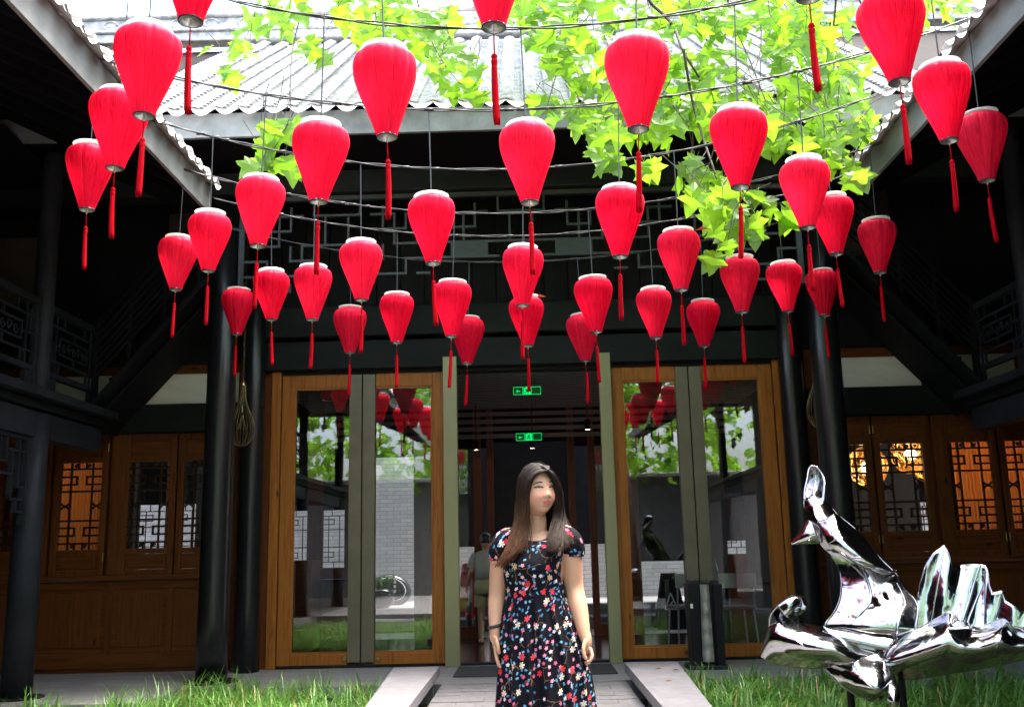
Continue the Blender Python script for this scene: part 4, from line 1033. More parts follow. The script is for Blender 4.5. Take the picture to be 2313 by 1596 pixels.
nest(1957, 1055, 12.9, .26, 'golden wire nest lamp behind the window next to the right column', 2, 14)
nest(2095, 1050, 13.3, .22, 'golden wire nest lamp farther back in the right room', 3, 10)
for (x, lab, e) in ((5.55, 'lamp behind the amber screen in the right room', 20), (-5.6, 'lamp behind the dim amber screen in the left room', .6)):
    t = thing('room_lamp', (x, 12.6, 2.2), lab, 'lamp')
    MB().lathe([(0,-.09),(.07,-.06),(.09,0),(.07,.06),(0,.09)], 16, (x, 12.6, 2.2)).build('bulb', M['bulb'], t, smooth=True); lamp_light('bulb_light', (x, 12.6, 2.2), e, .09, t)
    MB().tube([(x, 12.6, 2.28), (x, 12.6, 3.7)], .005, 5).build('flex', M['black'], t)

# ================================================================== plane tree reaching over the courtyard
rt = random.Random(21)
tree = thing('plane_tree', (2.4, -1.6, -.15), 'plane tree whose bright green maple like leaves overhang the courtyard', 'tree')
def leaf_verts(seed):
    r = random.Random(seed)
    # five lobed toothed outline; stalk end at origin, tip along +y, unit length about 1
    lob = [(0,0),(.16,-.05),(.30,.02),(.46,.0),(.40,.12),(.34,.20),(.46,.30),(.62,.40),(.44,.46),(.28,.46),(.25,.56),(.2,.7),(.13,.8),(.0,1.02)]
    out = [(x+r.uniform(-.02,.02), y+r.uniform(-.02,.02)) for x, y in lob[1:-1]]
    ring = [(0,0)] + out + [(r.uniform(-.04,.04), lob[-1][1])] + [(-x+r.uniform(-.02,.02), y+r.uniform(-.02,.02)) for x, y in reversed(out)]
    fold, droop = r.uniform(.06,.22), r.uniform(.05,.3)
    def z(x, y): return fold*abs(x) - droop*y*y*.5 - .25*x*x + .03*math.sin(9*x+seed)+.03*math.sin(8*y)
    mid = [(0, .25), (0, .55), (0, .8)]
    vs = [(x, y, z(x, y)) for x, y in ring] + [(x, y, z(x, y)) for x, y in mid]
    n = len(ring); fs = []
    a, b, c = n, n+1, n+2; top = len(lob)-1
    for i in range(n):
        j = (i+1) % n; y = (ring[i][1]+ring[j][1])/2
        m_ = a if y < .38 else (b if y < .66 else c)
        fs.append((i, j, m_))
    # close the gaps between the midrib vertices
    for side in (range(0, top), range(top, n)):
        prev = None
        for i in side:
            j = (i+1) % n; y = (ring[i][1]+ring[j][1])/2
            m_ = a if y < .38 else (b if y < .66 else c)
            if prev is not None and m_ != prev: fs.append((i, m_, prev))
            prev = m_
    k = len(vs)
    vs += [(.012, 0, 0), (-.012, 0, 0), (0, -.35, .1)]; fs.append((k, k+1, k+2))
    return vs, fs
LV = [leaf_verts(i) for i in range(6)]
def leaf_mesh(i):
    mb = MB(); mb.v = list(LV[i][0]); mb.f = list(LV[i][1]); me = mb.mesh('leaf', M['leaf'], False); return me
LM = [leaf_mesh(i) for i in range(6)]
def leaf_matrix(p, s, r, face=None):
    tip = Vector((r.gauss(0,.55), r.gauss(0,.45), -1+r.gauss(0,.35))).normalized()
    if face is None: face = Vector((r.gauss(0,.55), -.9+r.gauss(0,.5), .45+r.gauss(0,.45)))
    n = (face - tip*face.dot(tip)).normalized(); x = tip.cross(n)
    m_ = Matrix((x, tip, n)).transposed().to_4x4()
    return Matrix.Translation(p) @ m_ @ Matrix.Scale(s, 4)
CL = [(620,20,70,28,9),(560,72,30,30,4),(700,140,28,38,6),(520,145,55,40,8),(640,60,60,40,6),(855,55,100,55,30),(970,90,70,65,22),(1005,160,60,60,18),(1065,205,40,35,8),(800,20,70,25,10),
 (1250,60,110,75,40),(1330,150,80,65,24),(1240,255,50,28,10),(1180,20,60,30,10),(1500,40,150,55,48),(1450,200,130,75,30),(1335,285,75,28,15),(1400,310,60,25,9),(1270,130,40,60,10),
 (1700,60,150,85,75),(1850,120,110,105,60),(1560,210,100,80,36),(1650,275,110,60,32),(1800,255,90,60,32),(1500,300,50,40,10),(1740,330,50,50,12),
 (2010,60,70,60,20),(2110,40,70,50,14),(1905,205,60,50,16),(1905,290,85,48,26),(1870,355,65,50,22),(1925,400,28,22,5),(1360,375,30,26,7),(1462,395,18,24,4),
 (1560,405,30,35,7),(1600,440,70,45,22),(1690,480,70,38,16),(1640,530,38,45,10),(1622,592,14,18,2),(1692,545,24,16,3),(1785,490,18,20,3),(612,335,36,42,13),(640,300,24,28,6),(585,385,34,22,7),(650,385,22,22,4)]
pts_vis = []
for (cx, cy, rx, ry, n) in CL:
    for k in range(int(n*(1.15 if cx > 1130 and cy < 330 else 1.0))):
        a = rt.uniform(0, 6.28); q = math.sqrt(rt.random())
        px, py = cx+rx*q*math.cos(a), cy+ry*q*math.sin(a)
        Y = rt.uniform(7.1, 8.55) if cy < 300 else rt.uniform(6.6, 7.9)
        if px < 760: Y = rt.uniform(7.2, 7.8)
        p = at(px, py-22, Y)
        pts_vis.append((p, rt.uniform(.13, .215)))
rt.shuffle(pts_vis)
pts_vis.sort(key=lambda t: -t[1]/t[0].y)
for i, (p, s) in enumerate(pts_vis[:298]):
    o = bpy.data.objects.new('leaf', LM[i % 6]); COL.objects.link(o); o.parent = tree; o.matrix_parent_inverse = PW[tree.name].inverted()
    o.matrix_basis = leaf_matrix(p, s, rt)
def leaf_mass(name, items, kind=None, tries=None):
    V = []; Fc = []; k = 0
    for (p, s, r_) in items:
        vs, fs = LV[rt.randrange(6)]; m_ = leaf_matrix(p, s, rt)
        V += [tuple(m_ @ Vector(v)) for v in vs]; Fc += [tuple(i+k for i in f) for f in fs]; k += len(vs)
    mb = MB(); mb.v = V; mb.f = Fc
    o = mb.build(name, M['leaf'], tree); o['kind'] = 'stuff'; return o
items = [(p, s, 0) for p, s in pts_vis[298:]]
# the crown above and behind the viewer
for k in range(1500):
    x = rt.gauss(1.5, 1.9); y = rt.uniform(1.5, 9.5); z = rt.uniform(6.3, 9.0)
    if abs(x) > 5: continue
    items.append((Vector((x, y, z)), rt.uniform(.13, .2), 0))
for k in range(1700):
    x = rt.gauss(.8, 2.1); y = rt.uniform(-7, 1.5); z = rt.gauss(5.9, 1.4)
    if z < 3.6 or z > 9: continue
    items.append((Vector((x, y, z)), rt.uniform(.14, .22), 0))
leaf_mass('foliage', items)
# trunk, limbs, twigs
MB().tube([(2.4,-1.6,-.2),(2.35,-1.5,1.5),(2.2,-1.2,3.2),(1.9,-.6,4.8)], [.26,.2,.17,.15], 14).build('trunk', M['bark'], tree, smooth=True)
limbs = [[(1.9,-.6,4.8),(1.7,1.5,6.0),(1.6,4,6.9),(1.5,6.5,7.0)], [(1.9,-.6,4.8),(.6,1.5,6.4),(-.6,4.2,7.0),(-1.6,7,6.9)], [(1.9,-.6,4.8),(2.6,2.5,6.1),(2.9,5.5,6.6),(2.6,7.8,6.4)], [(1.9,-.6,4.8),(1.2,-2.5,6.0),(-.4,-4.5,6.6)]]
for l in limbs: MB().tube(catmull(l, 16), [.11-.075*i/16 for i in range(17)], 9).build('limb', M['bark'], tree, smooth=True)
PXB = [([(1440,-60),(1463,0),(1516,52),(1540,111),(1568,159),(1590,190)], 7.6, .018), ([(1516,52),(1496,90),(1480,120)], 7.6, .009), ([(1336,-40),(1336,16),(1345,121)], 7.5, .007),
 ([(1263,-30),(1263,48),(1272,105),(1240,223),(1235,250)], 7.7, .008), ([(1543,111),(1562,223),(1581,293),(1606,366),(1625,430),(1640,520),(1625,580)], 7.2, .012), ([(1606,366),(1570,385),(1555,410)], 7.2, .005),
 ([(700,-30),(672,60),(657,143),(656,248),(640,300),(610,350)], 7.5, .006), ([(835,-40),(826,20),(838,54)], 7.8, .012), ([(1715,-40),(1716,20),(1718,105),(1700,172)], 7.6, .009), ([(1890,-40),(1882,60),(1860,200),(1890,300),(1900,380)], 7.3, .01),
 ([(1270,-60),(1290,15),(1297,28),(1340,8)], 7.8, .018), ([(1240,20),(1200,50),(1160,66)], 7.6, .006), ([(1460,300),(1440,330),(1470,400)], 7.3, .005), ([(1345,280),(1343,330),(1360,370)], 7.3, .005), ([(1930,-30),(1960,40),(2020,70)], 7.7, .008), ([(560,-20),(575,40),(540,110)], 7.8, .005), ([(1640,-40),(1650,40),(1690,130),(1740,260),(1760,330)], 7.7, .009), ([(930,-40),(960,60),(1000,140),(1040,190)], 7.8, .008)]
for pl, Y, r in PXB:
    q = catmull([tuple(at(x, y, Y+.25*math.sin(i*1.3))) for i, (x, y) in enumerate(pl)], 12)
    MB().tube(q, [r*(1-.6*i/12) for i in range(13)], 6).build('branch', M['twig'], tree, smooth=True)
tw = MB()
for (p, s) in pts_vis[::3]:
    q = p+Vector((rt.uniform(-.25,.25), rt.uniform(-.15,.15), rt.uniform(.15,.4))); md = (p+q)/2+Vector((rt.uniform(-.05,.05),0,.03))
    tw.tube([p, md, q], [.002,.003,.004], 4, cap=False)
o = tw.build('twigs', M['twig'], tree); o['kind'] = 'stuff'

# trees beyond the wall behind the viewer (they show only as reflections)
tree2 = thing('background_tree', (-1, -9, -.3), 'broad leafy tree behind the viewer mirrored in the glass doors', 'tree')
V = []; Fc = []; k = 0
for q in range(2000):
    p = Vector((rt.uniform(-7, 7), rt.uniform(-10, -6.8), 3.1+5.5*rt.random()**1.2)); vs, fs = LV[rt.randrange(6)]; m_ = leaf_matrix(p, rt.uniform(.24, .36), rt)
    V += [tuple(m_ @ Vector(v)) for v in vs]; Fc += [tuple(i+k for i in f) for f in fs]; k += len(vs)
mb = MB(); mb.v = V; mb.f = Fc; o = mb.build('crown', M['leaf'], tree2); o['kind'] = 'stuff'
for x in (.5,): MB().tube([(x, -8.8, -.3), (x+.2, -8.7, 3), (x-.1, -8.5, 6.5)], [.2, .16, .06], 10).build('trunk', M['bark'], tree2, smooth=True)

# ================================================================== lilyturf in the beds
def turf(name, x0, x1, y0, y1, n, lab, seed):
    r = np.random.RandomState(seed); V = []; Fc = []
    k = 0
    ncl = n//14
    for c in range(ncl):
        # denser where the camera can see the bed
        y = y1-(y1-y0)*r.beta(1.1, 1.6); x = r.uniform(x0, x1)
        for b in range(14):
            a = r.uniform(0, 2*math.pi); L = r.uniform(.22, .48); w_ = r.uniform(.0045, .008); lean = r.uniform(.35, 1.35)
            bx, by = x+r.normal(0, .03), y+r.normal(0, .03)
            if not (x0 < bx < x1 and y0 < by < y1+.02) or kerb_out(-1, by)-.012 < bx < kerb_out(1, by)+.012: continue
            dx, dy = math.cos(a), math.sin(a); sx, sy = -dy, dx
            pts = []
            for i in range(6):
                t = i/5; h = L*(t*(1-.35*lean*t) - .28*lean*max(0, t-.5)**1.5); o = L*lean*.75*t*t
                ww = w_*(1-.85*t**2.2)
                pts.append((bx+dx*o+sx*ww, by+dy*o+sy*ww, -.15+h)); pts.append((bx+dx*o-sx*ww, by+dy*o-sy*ww, -.15+h))
            V += pts; Fc += [(k+2*i, k+2*i+1, k+2*i+3, k+2*i+2) for i in range(5)]; k += 12
    mb = MB(); mb.v = V; mb.f = Fc
    o = mb.build(name, M['grass'], None); tag(o, lab, 'grass', None, 'stuff'); return o
turf('lilyturf', -3.3, -1.05, 4.5, 9.66, 4400, 'strappy green lilyturf in the left bed', 1)
turf('lilyturf', -4.35, -3.3, 4.5, 8.85, 1200, 'strappy green lilyturf at the far left of the bed', 3)
turf('lilyturf', 1.05, 4.4, 4.5, 9.66, 6600, 'strappy green lilyturf in the right bed round the steel leaf', 2)

# ================================================================== polished steel crumpled leaf
SY = 6.2
def S(zx, zy, dy=0): return at(1691.2+.4339*zx, 903.2+.4339*zy, SY+.85*dy+.22*max(0, (1180-zy)/700)-.0005*(zx-700))
scu = thing('steel_leaf_sculpture', (2.5, SY, -.15), 'mirror polished steel sculpture of a curled leaf standing in the right bed', 'sculpture')
rs = random.Random(11)
def sheet(name, rows, nu=36, nv=48, holes=(), thick=.012, ripple=.004):
    """rows: list of lists of (zx, zy, dy); smooth surface through the control net"""
    net = [catmull([tuple(S(*p)) for p in r], nu) for r in rows]
    cols = [catmull([net[i][j] for i in range(len(net))], nv) for j in range(nu+1)]
    mb = MB()
    ph = [rs.uniform(0, 6) for _ in range(3)]
    for i in range(nv+1):
        for j in range(nu+1):
            p = cols[j][i]; k = ripple*(math.sin(p[0]*11+ph[0]+p[2]*7)+.6*math.sin(p[2]*17+ph[1]-p[0]*9))
            mb.v.append((p[0], p[1]+k, p[2]))
    for i in range(nv):
        for j in range(nu):
            q = (i*(nu+1)+j, i*(nu+1)+j+1, (i+1)*(nu+1)+j+1, (i+1)*(nu+1)+j)
            c = sum((Vector(mb.v[a]) for a in q), Vector())/4
            if any((c.x-h[0].x)**2/(h[1]**2)+(c.z-h[0].z)**2/(h[2]**2) < 1 for h in holes): continue
            mb.f.append(q)
    o = mb.build(name, M['chrome'], scu, smooth=True)
    md = o.modifiers.new('thick', 'SOLIDIFY'); md.thickness = thick; md.offset = 0
    return o, cols
def arc(l, r, bulge, dyo=0, n=5, skew=0):
    return [(l[0]+(r[0]-l[0])*t, l[1]+(r[1]-l[1])*t + skew*math.sin(math.pi*t), dyo-bulge*math.sin(math.pi*t)) for t in [i/(n-1) for i in range(n)]]
def rim(cols, edge, r=.009):
    r *= .75
    if edge == 'L': pts = cols[0]
    elif edge == 'R': pts = cols[-1]
    elif edge == 'T': pts = [c[-1] for c in cols]
    else: pts = [c[0] for c in cols]
    MB().tube([tuple(p) for p in pts], r, 8).build('rim', M['chrome'], scu, smooth=True)
def vein(pts, r=.011):
    q = catmull([tuple(S(*p)) for p in pts], 18); MB().tube(q, [.65*r*(1-.5*i/18) for i in range(19)], 8).build('vein', M['chrome'], scu, smooth=True)
def von(cols, uv, r=.008):                      # a raised vein following a sheet
    nu_, nv_ = len(cols)-1, len(cols[0])-1
    q = catmull([(a, b, 0) for a, b in uv], 22); pts = []
    for a in q: p = cols[min(nu_, max(0, round(a[0]*nu_)))][min(nv_, max(0, round(a[1]*nv_)))]; pts.append((p[0], p[1]-.004, p[2]))
    pts = catmull(pts[::3]+[pts[-1]], 24)
    MB().tube(pts, [r*(1-.5*k_/24) for k_ in range(25)], 8).build('vein', M['chrome'], scu, smooth=True)
hs = [(S(655,1050,0), .017, .027), (S(715,1022,0), .014, .022)]
# upright blade rising to the curled tip
o, c1 = sheet('blade', [arc((440,1285),(900,1305),.05,.06), arc((395,1180),(870,1200),.07,.0), arc((440,1110),(880,1100),.07,.03), arc((472,1040),(872,1055),.06,.05), arc((482,960),(820,985),.06,.07), arc((470,880),(765,905),.07,.08), arc((425,800),(690,830),.08,.07),
      arc((385,760),(620,745),.13,.05), arc((345,700),(545,665),.12,.03), arc((308,630),(465,600),.1,.02), arc((290,560),(415,548),.08,.02), arc((288,515),(388,525),.06,.03)], 40, 90, hs)
rim(c1, 'L'); rim(c1, 'R'); von(c1, [(.2,.02),(.38,.25),(.42,.45),(.4,.6),(.36,.85)], .011); von(c1, [(.75,.03),(.82,.2),(.9,.4)], .008); von(c1, [(.4,.4),(.2,.55),(.1,.62)], .006)
# rolled right edge of the blade, lying like a tube along its back
o, c2 = sheet('rolled_edge', [[(388,520,-.02),(340,560,-.06),(365,628,-.1),(440,600,-.13),(455,592,-.02)], [(470,600,.05),(420,660,-.08),(400,720,-.15),(470,690,-.2),(560,690,.0)], [(560,690,.08),(500,740,-.06),(450,775,-.16),(530,770,-.2),(650,800,.0)],
      [(650,800,.1),(610,830,-.03),(600,870,-.12),(660,860,-.14),(740,885,.02)], [(735,880,.1),(730,890,.05),(735,905,-.02),(750,895,-.02),(770,890,.05)]], 30, 40, ripple=.004)
von(c2, [(.05,.3),(.5,.34),(.95,.3)], .007); von(c2, [(.05,.6),(.5,.63),(.95,.6)], .007); rim(c2, 'B'); rim(c2, 'L', .006)
# spoon shaped tip
o, c3 = sheet('tip', [arc((288,520),(388,528),-.03,-.03), arc((290,470),(392,470),-.09,-.02), arc((303,410),(394,425),-.1,.0), arc((312,360),(380,385),-.07,.02), arc((330,338),(350,344),-.01,.02)], 24, 30, ripple=.003)
rim(c3, 'L'); rim(c3, 'R')
# side spike
o, c4 = sheet('spike', [arc((312,612),(372,742),.06,.02), arc((285,655),(330,745),.06,.02), arc((250,705),(275,745),.03,.03), arc((220,745),(224,748),.0,.04)], 16, 24, ripple=.002)
rim(c4, 'L', .007); rim(c4, 'R', .007)
# fan lobe behind
top = [(866,1095),(876,1040),(892,960),(920,860),(960,800),(1015,757),(1040,800),(1055,866),(1090,864),(1150,856),(1215,858),(1236,866),(1251,884),(1262,1003),(1290,1002),(1315,993),(1332,1045),(1380,1075),(1431,1105),(1540,1180),(1640,1260)]
NC, NV = 150, 30; mbf = MB()
for i in range(NC+1):
    x = 866+(1640-866)*i/NC; ty = float(np.interp(x, [p[0] for p in top], [p[1] for p in top])); by = 1300+(x-866)*.06
    x2 = x-8*(1 if 1236 < x < 1262 else 0)
    for j in range(NV+1):
        v = j/NV; zy = by+(ty-by)*v; h = (1300-zy)/540
        q = S(x2, zy, .1-.04*h+(.024*math.sin((x-866)*.019+h*3.2)+.012*math.sin((x-866)*.05-h*5))*(.25+h)); mbf.v.append(tuple(q))
for i in range(NC):
    for j in range(NV): mbf.f.append((i*(NV+1)+j, (i+1)*(NV+1)+j, (i+1)*(NV+1)+j+1, i*(NV+1)+j+1))
ob = mbf.build('fan_lobe', M['chrome'], scu, smooth=True); md = ob.modifiers.new('thick', 'SOLIDIFY'); md.thickness = .012; md.offset = 0
MB().tube([mbf.v[i*(NV+1)+NV] for i in range(NC+1)], .0065, 8).build('rim', M['chrome'], scu, smooth=True)
for (xt, xb) in ((1015, 915), (1248, 1080), (1315, 1230), (1200, 1060)):
    pts = []
    for k in range(21):
        v = k/20; ii = round((xb+(xt-xb)*v-866)/(1640-866)*NC); p = mbf.v[ii*(NV+1)+round(v*NV)]; pts.append((p[0], p[1]-.006, p[2]))
    pts = catmull(pts[::4], 24); MB().tube(pts, [.011-.006*k/24 for k in range(25)], 8).build('vein', M['chrome'], scu, smooth=True)
# left roll with its curled end
o, c5 = sheet('left_roll', [arc((118,1140),(70,1300),.05,-.02), arc((165,1100),(72,1340),.13,-.05), arc((230,1128),(150,1372),.2,-.05), arc((320,1165),(260,1388),.23,-.06), arc((400,1190),(345,1392),.22,-.08), arc((480,1225),(425,1392),.18,-.1), arc((570,1290),(520,1425),.12,-.12), arc((660,1320),(640,1400),.06,-.12)], 40, 60)
rim(c5, 'L', .008); von(c5, [(.1,.15),(.5,.4),(.9,.7)], .006); von(c5, [(.02,.5),(.5,.55),(.98,.6)], .006)
o, c6 = sheet('left_curl', [[(105,1180,-.05),(110,1120,-.15),(150,1075,-.2),(190,1120,-.18),(240,1140,-.08)], [(150,1110,-.02),(165,1060,-.12),(205,1035,-.2),(215,1090,-.2),(250,1135,-.1)], [(205,1050,.02),(225,1015,-.04),(262,1025,-.15),(255,1085,-.16),(250,1120,-.08)], [(250,1030,.05),(275,1020,.02),(292,1045,-.06),(290,1085,-.1),(262,1112,-.06)]], 28, 28, ripple=.003)
rim(c6, 'R', .008); rim(c6, 'T', .008); rim(c6, 'L', .007)
# connecting sheet in the middle
o, c7 = sheet('centre_sheet', [arc((380,1175),(450,1260),.04,-.1), arc((500,1195),(560,1300),.05,-.08), arc((640,1225),(660,1320),.05,-.08), arc((760,1245),(700,1330),.04,-.08)], 16, 24)
# right roll
o, c8 = sheet('right_roll', [arc((660,1318),(690,1425),.08,-.08), arc((760,1258),(740,1448),.18,-.06), arc((880,1190),(860,1448),.24,-.04), arc((1000,1125),(980,1430),.27,-.02), arc((1050,1105),(1040,1418),.26,-.02), arc((1110,1165),(1100,1410),.25,-.02), arc((1200,1180),(1190,1398),.25,.0), arc((1320,1140),(1290,1380),.26,.0), arc((1375,1195),(1370,1362),.24,.02), arc((1480,1225),(1480,1335),.22,.04), arc((1600,1260),(1600,1320),.16,.06)], 36, 90)
rim(c8, 'L', .009); von(c8, [(.02,.2),(.5,.24),(.98,.3)], .007); von(c8, [(.02,.52),(.5,.5),(.98,.48)], .007); von(c8, [(.02,.72),(.5,.69),(.98,.66)], .007)
o, c9 = sheet('folded_flap', [[(1030,1112,-.06),(1045,1150,-.12),(1035,1190,-.26)], [(1090,1150,-.02),(1100,1165,-.08),(1080,1190,-.26)], [(1165,1165,.0),(1160,1175,-.08),(1150,1185,-.24)]], 14, 18, ripple=.002)
rim(c9, 'R', .007)
# lower lobe curling towards the viewer
o, c10 = sheet('lower_lobe', [arc((395,1392),(660,1318),.06,-.16), arc((440,1440),(720,1380),.12,-.2), arc((495,1490),(755,1440),.14,-.24), arc((560,1530),(755,1480),.12,-.27), arc((615,1556),(725,1510),.08,-.28), arc((640,1562),(690,1550),.02,-.28)], 36, 40)
von(c10, [(.5,.05),(.45,.4),(.5,.8)], .007); rim(c10, 'L', .01); rim(c10, 'R', .009); rim(c10, 'T', .009)
o, c11 = sheet('lower_curl', [[(745,1440,-.24),(768,1470,-.26),(775,1500,-.26)], [(735,1480,-.34),(765,1510,-.36),(785,1540,-.34)], [(722,1530,-.38),(750,1560,-.42),(770,1590,-.4)], [(718,1580,-.36),(735,1610,-.38),(750,1630,-.36)]], 12, 24, ripple=.002)
rim(c11, 'R', .008); rim(c11, 'L', .006)
for (zx, dy, top_) in ((520, .05, 1430), (790, .1, 1440)):
    a = S(zx, top_, dy); MB().tube([a, (a.x, a.y, -.2)], .022, 10).build('support_leg', M['black'], scu, smooth=True)

# ================================================================== the woman
PY = 4.5
def Wp(px, py, dy=0.): return at(px, py, PY) + Vector((0, dy, 0))
woman = thing('person', (Wp(1222, 1300).x, PY, 0), 'person in dark floral dress with long dark hair looking to the side on the path', 'person')

def remesh_body(name, mb, voxel, parent, smooth_it, colour_fn, mat):
    me = mb.mesh(name, None); tmp = bpy.data.objects.new('tmp_body', me); COL.objects.link(tmp)
    md = tmp.modifiers.new('r', 'REMESH'); md.mode = 'VOXEL'; md.voxel_size = voxel; md.use_smooth_shade = True
    ms = tmp.modifiers.new('s', 'SMOOTH'); ms.factor = .5; ms.iterations = smooth_it
    dg = bpy.context.evaluated_depsgraph_get(); dg.update()
    nm = bpy.data.meshes.new_from_object(tmp.evaluated_get(dg)); nm.name = name
    bpy.data.objects.remove(tmp)
    n = len(nm.vertices); co = np.empty(n*3, np.float32); nm.vertices.foreach_get('co', co); co = co.reshape(-1, 3)
    col = colour_fn(co)
    at_ = nm.color_attributes.new('tint', 'FLOAT_COLOR', 'POINT')
    at_.data.foreach_set('color', np.concatenate([col, np.ones((n, 1))], 1).astype(np.float32).ravel())
    nm.polygons.foreach_set('use_smooth', [True]*len(nm.polygons))
    nm.materials.clear(); nm.materials.append(mat)
    o = bpy.data.objects.new(name, nm); COL.objects.link(o); par(o, parent); return o
def skin_mat():
    mt, nt, nn, ll, bs = new_mat('skin')
    a = nn.new('ShaderNodeVertexColor'); a.layer_name = 'tint'
    ll.new(a.outputs[0], bs.inputs['Base Color']); bs.inputs['Roughness'].default_value = .45
    bs.inputs['Subsurface Weight'].default_value = .18; bs.inputs['Subsurface Radius'].default_value = (.012, .005, .003)
    return mt
M['skin'] = skin_mat()

def ell(mb, c, ax, n=16):                    # ellipsoid with axes as vectors
    base = len(mb.v); c = Vector(c)
    for i in range(n+1):
        th = math.pi*i/n
        for j in range(2*n):
            ph = math.pi*j/n
            mb.v.append(tuple(c + ax[0]*math.sin(th)*math.cos(ph) + ax[1]*math.sin(th)*math.sin(ph) + ax[2]*math.cos(th)))
    w_ = 2*n
    for i in range(n):
        for j in range(w_): mb.f.append((base+i*w_+j, base+(i+1)*w_+j, base+(i+1)*w_+(j+1) % w_, base+i*w_+(j+1) % w_))
def limb(mb, pts, rad, n=28, flat=1., ref=None):
    q = catmull([tuple(p) for p in pts], 24); rr = [v[0] for v in catmull([(r, 0, 0) for r in rad], 24)]
    mb.tube(q, rr, n, True, flat, ref)
    ell(mb, q[0], (Vector((rr[0],0,0)), Vector((0,rr[0],0)), Vector((0,0,rr[0]))), 8); ell(mb, q[-1], (Vector((rr[-1],0,0)), Vector((0,rr[-1],0)), Vector((0,0,rr[-1]))), 8)

# head frame: a lateral (towards her left, viewer right/back), b up, c forward
YAW_H = R(31); TILT = R(7)
Cf = Vector((math.sin(YAW_H), -math.cos(YAW_H), .02)).normalized()
Bf = Vector((-.05, 0, 1)); Bf = (Bf - Cf*Bf.dot(Cf)).normalized(); Af = Bf.cross(Cf)
Af = -Af if Af.x < 0 else Af
HC = Wp(1211, 1109, 0.0)
def G(x, y, cx, cy, sx, sy): return np.exp(-((x-cx)/sx)**2-((y-cy)/sy)**2)
def head_points(n=90):
    th = np.linspace(0, math.pi, n)[:, None]; ph = np.linspace(0, 2*math.pi, 2*n, endpoint=False)[None, :]
    x = np.sin(th)*np.cos(ph); z = np.sin(th)*np.sin(ph); y = np.cos(th)*np.ones_like(ph)
    a = x*.0765; b = np.where(y > 0, y*.1135, y*.1085); c = z*.094
    dn = np.clip(-y, 0, 1)
    a = a*(1-.13*dn**2.2); 
    c = np.where(z > 0, c + .010*dn**2*np.clip(z*2, 0, 1), c*(1-.3*dn**1.2))
    c = np.where(z > 0, c*(1-.06*np.exp(-(y-.1)**2/.2)), c)
    f = np.clip(z*2.2, 0, 1)                     # only on the face
    g = lambda cx, cy, sx, sy: G(a, b, cx, cy, sx, sy)
    d = .006*g(0, .002, .01, .026) + .0145*g(0, -.022, .0125, .013) + .006*(g(.013, -.027, .007, .007)+g(-.013, -.027, .007, .007))
    d += -.0035*(g(.032, .010, .017, .009)+g(-.032, .010, .017, .009)) + .003*(g(.032, .0045, .014, .005)+g(-.032, .0045, .014, .005))
    d += .003*(g(.03, .029, .02, .007)+g(-.03, .029, .02, .007)) + .0065*(g(.043, -.03, .022, .024)+g(-.043, -.03, .02, .022))
    d += .004*g(0, -.0515, .018, .0055) + .005*g(0, -.0625, .016, .006) - .004*g(0, -.0565, .022, .002) - .003*g(0, -.073, .02, .005) + .009*g(0, -.092, .02, .013)
    c = c + d*f
    a = a + np.sign(a)*.004*G(np.abs(a), b, .06, -.04, .03, .03)
    return a, b, c
def head(mb):
    a, b, c = head_points(); n, w_ = a.shape; base = len(mb.v)
    for i in range(n):
        for j in range(w_): mb.v.append(tuple(HC + Af*float(a[i, j]) + Bf*float(b[i, j]) + Cf*float(c[i, j])))
    for i in range(n-1):
        for j in range(w_): mb.f.append((base+i*w_+j, base+i*w_+(j+1) % w_, base+(i+1)*w_+(j+1) % w_, base+(i+1)*w_+j))
mb = MB(); head(mb)
limb(mb, [HC-Bf*.06-Cf*.02, Wp(1213, 1178, .03), Wp(1208, 1212, .04)], [.043, .043, .056], 16)
# torso and legs under the dress
def ring_loft(mb, rows, n=32):
    base = len(mb.v)
    for (c, rx, ry) in rows:
        for j in range(n):
            an = 2*math.pi*j/n; mb.v.append((c[0]+rx*math.cos(an), c[1]+ry*math.sin(an), c[2]))
    for i in range(len(rows)-1):
        for j in range(n): mb.f.append((base+i*n+j, base+i*n+(j+1) % n, base+(i+1)*n+(j+1) % n, base+(i+1)*n+j))
    mb.f.append(tuple(base+j for j in range(n))[::-1]); mb.f.append(tuple(base+(len(rows)-1)*n+j for j in range(n)))
cxw = Wp(1208, 1330).x
ring_loft(mb, [((cxw, PY+.02, .62), .13, .1), ((cxw, PY+.02, .85), .15, .11), ((cxw, PY+.02, 1.02), .12, .09), ((cxw, PY, 1.17), .125, .09), (Wp(1209, 1235, .02), .13, .08), (Wp(1210, 1212, .03), .115, .055), (Wp(1210, 1200, .04), .075, .045)])
for s in (-1, 1): limb(mb, [(cxw+s*.07, PY+.02, .66), (cxw+s*.075, PY+.02, .45), (cxw+s*.07, PY+.04, .1), (cxw+s*.075, PY-.02, .03)], [.085, .055, .035, .036])
for s in (-1, 1): ell(mb, (cxw+s*.08, PY-.06, .035), (Vector((.04,0,0)), Vector((0,.11,0)), Vector((0,0,.034))), 8)
# arms
limb(mb, [Wp(1272, 1212, .03), Wp(1288, 1256, .02), Wp(1297, 1325, .03), Wp(1306, 1372, .0), Wp(1317, 1424, -.04)], [.05, .051, .0415, .041, .028], 32)
limb(mb, [Wp(1150, 1214, .03), Wp(1131, 1262, .03), Wp(1123, 1335, .05), Wp(1121, 1380, .03), Wp(1118, 1424, .0)], [.046, .046, .039, .037, .026], 32)
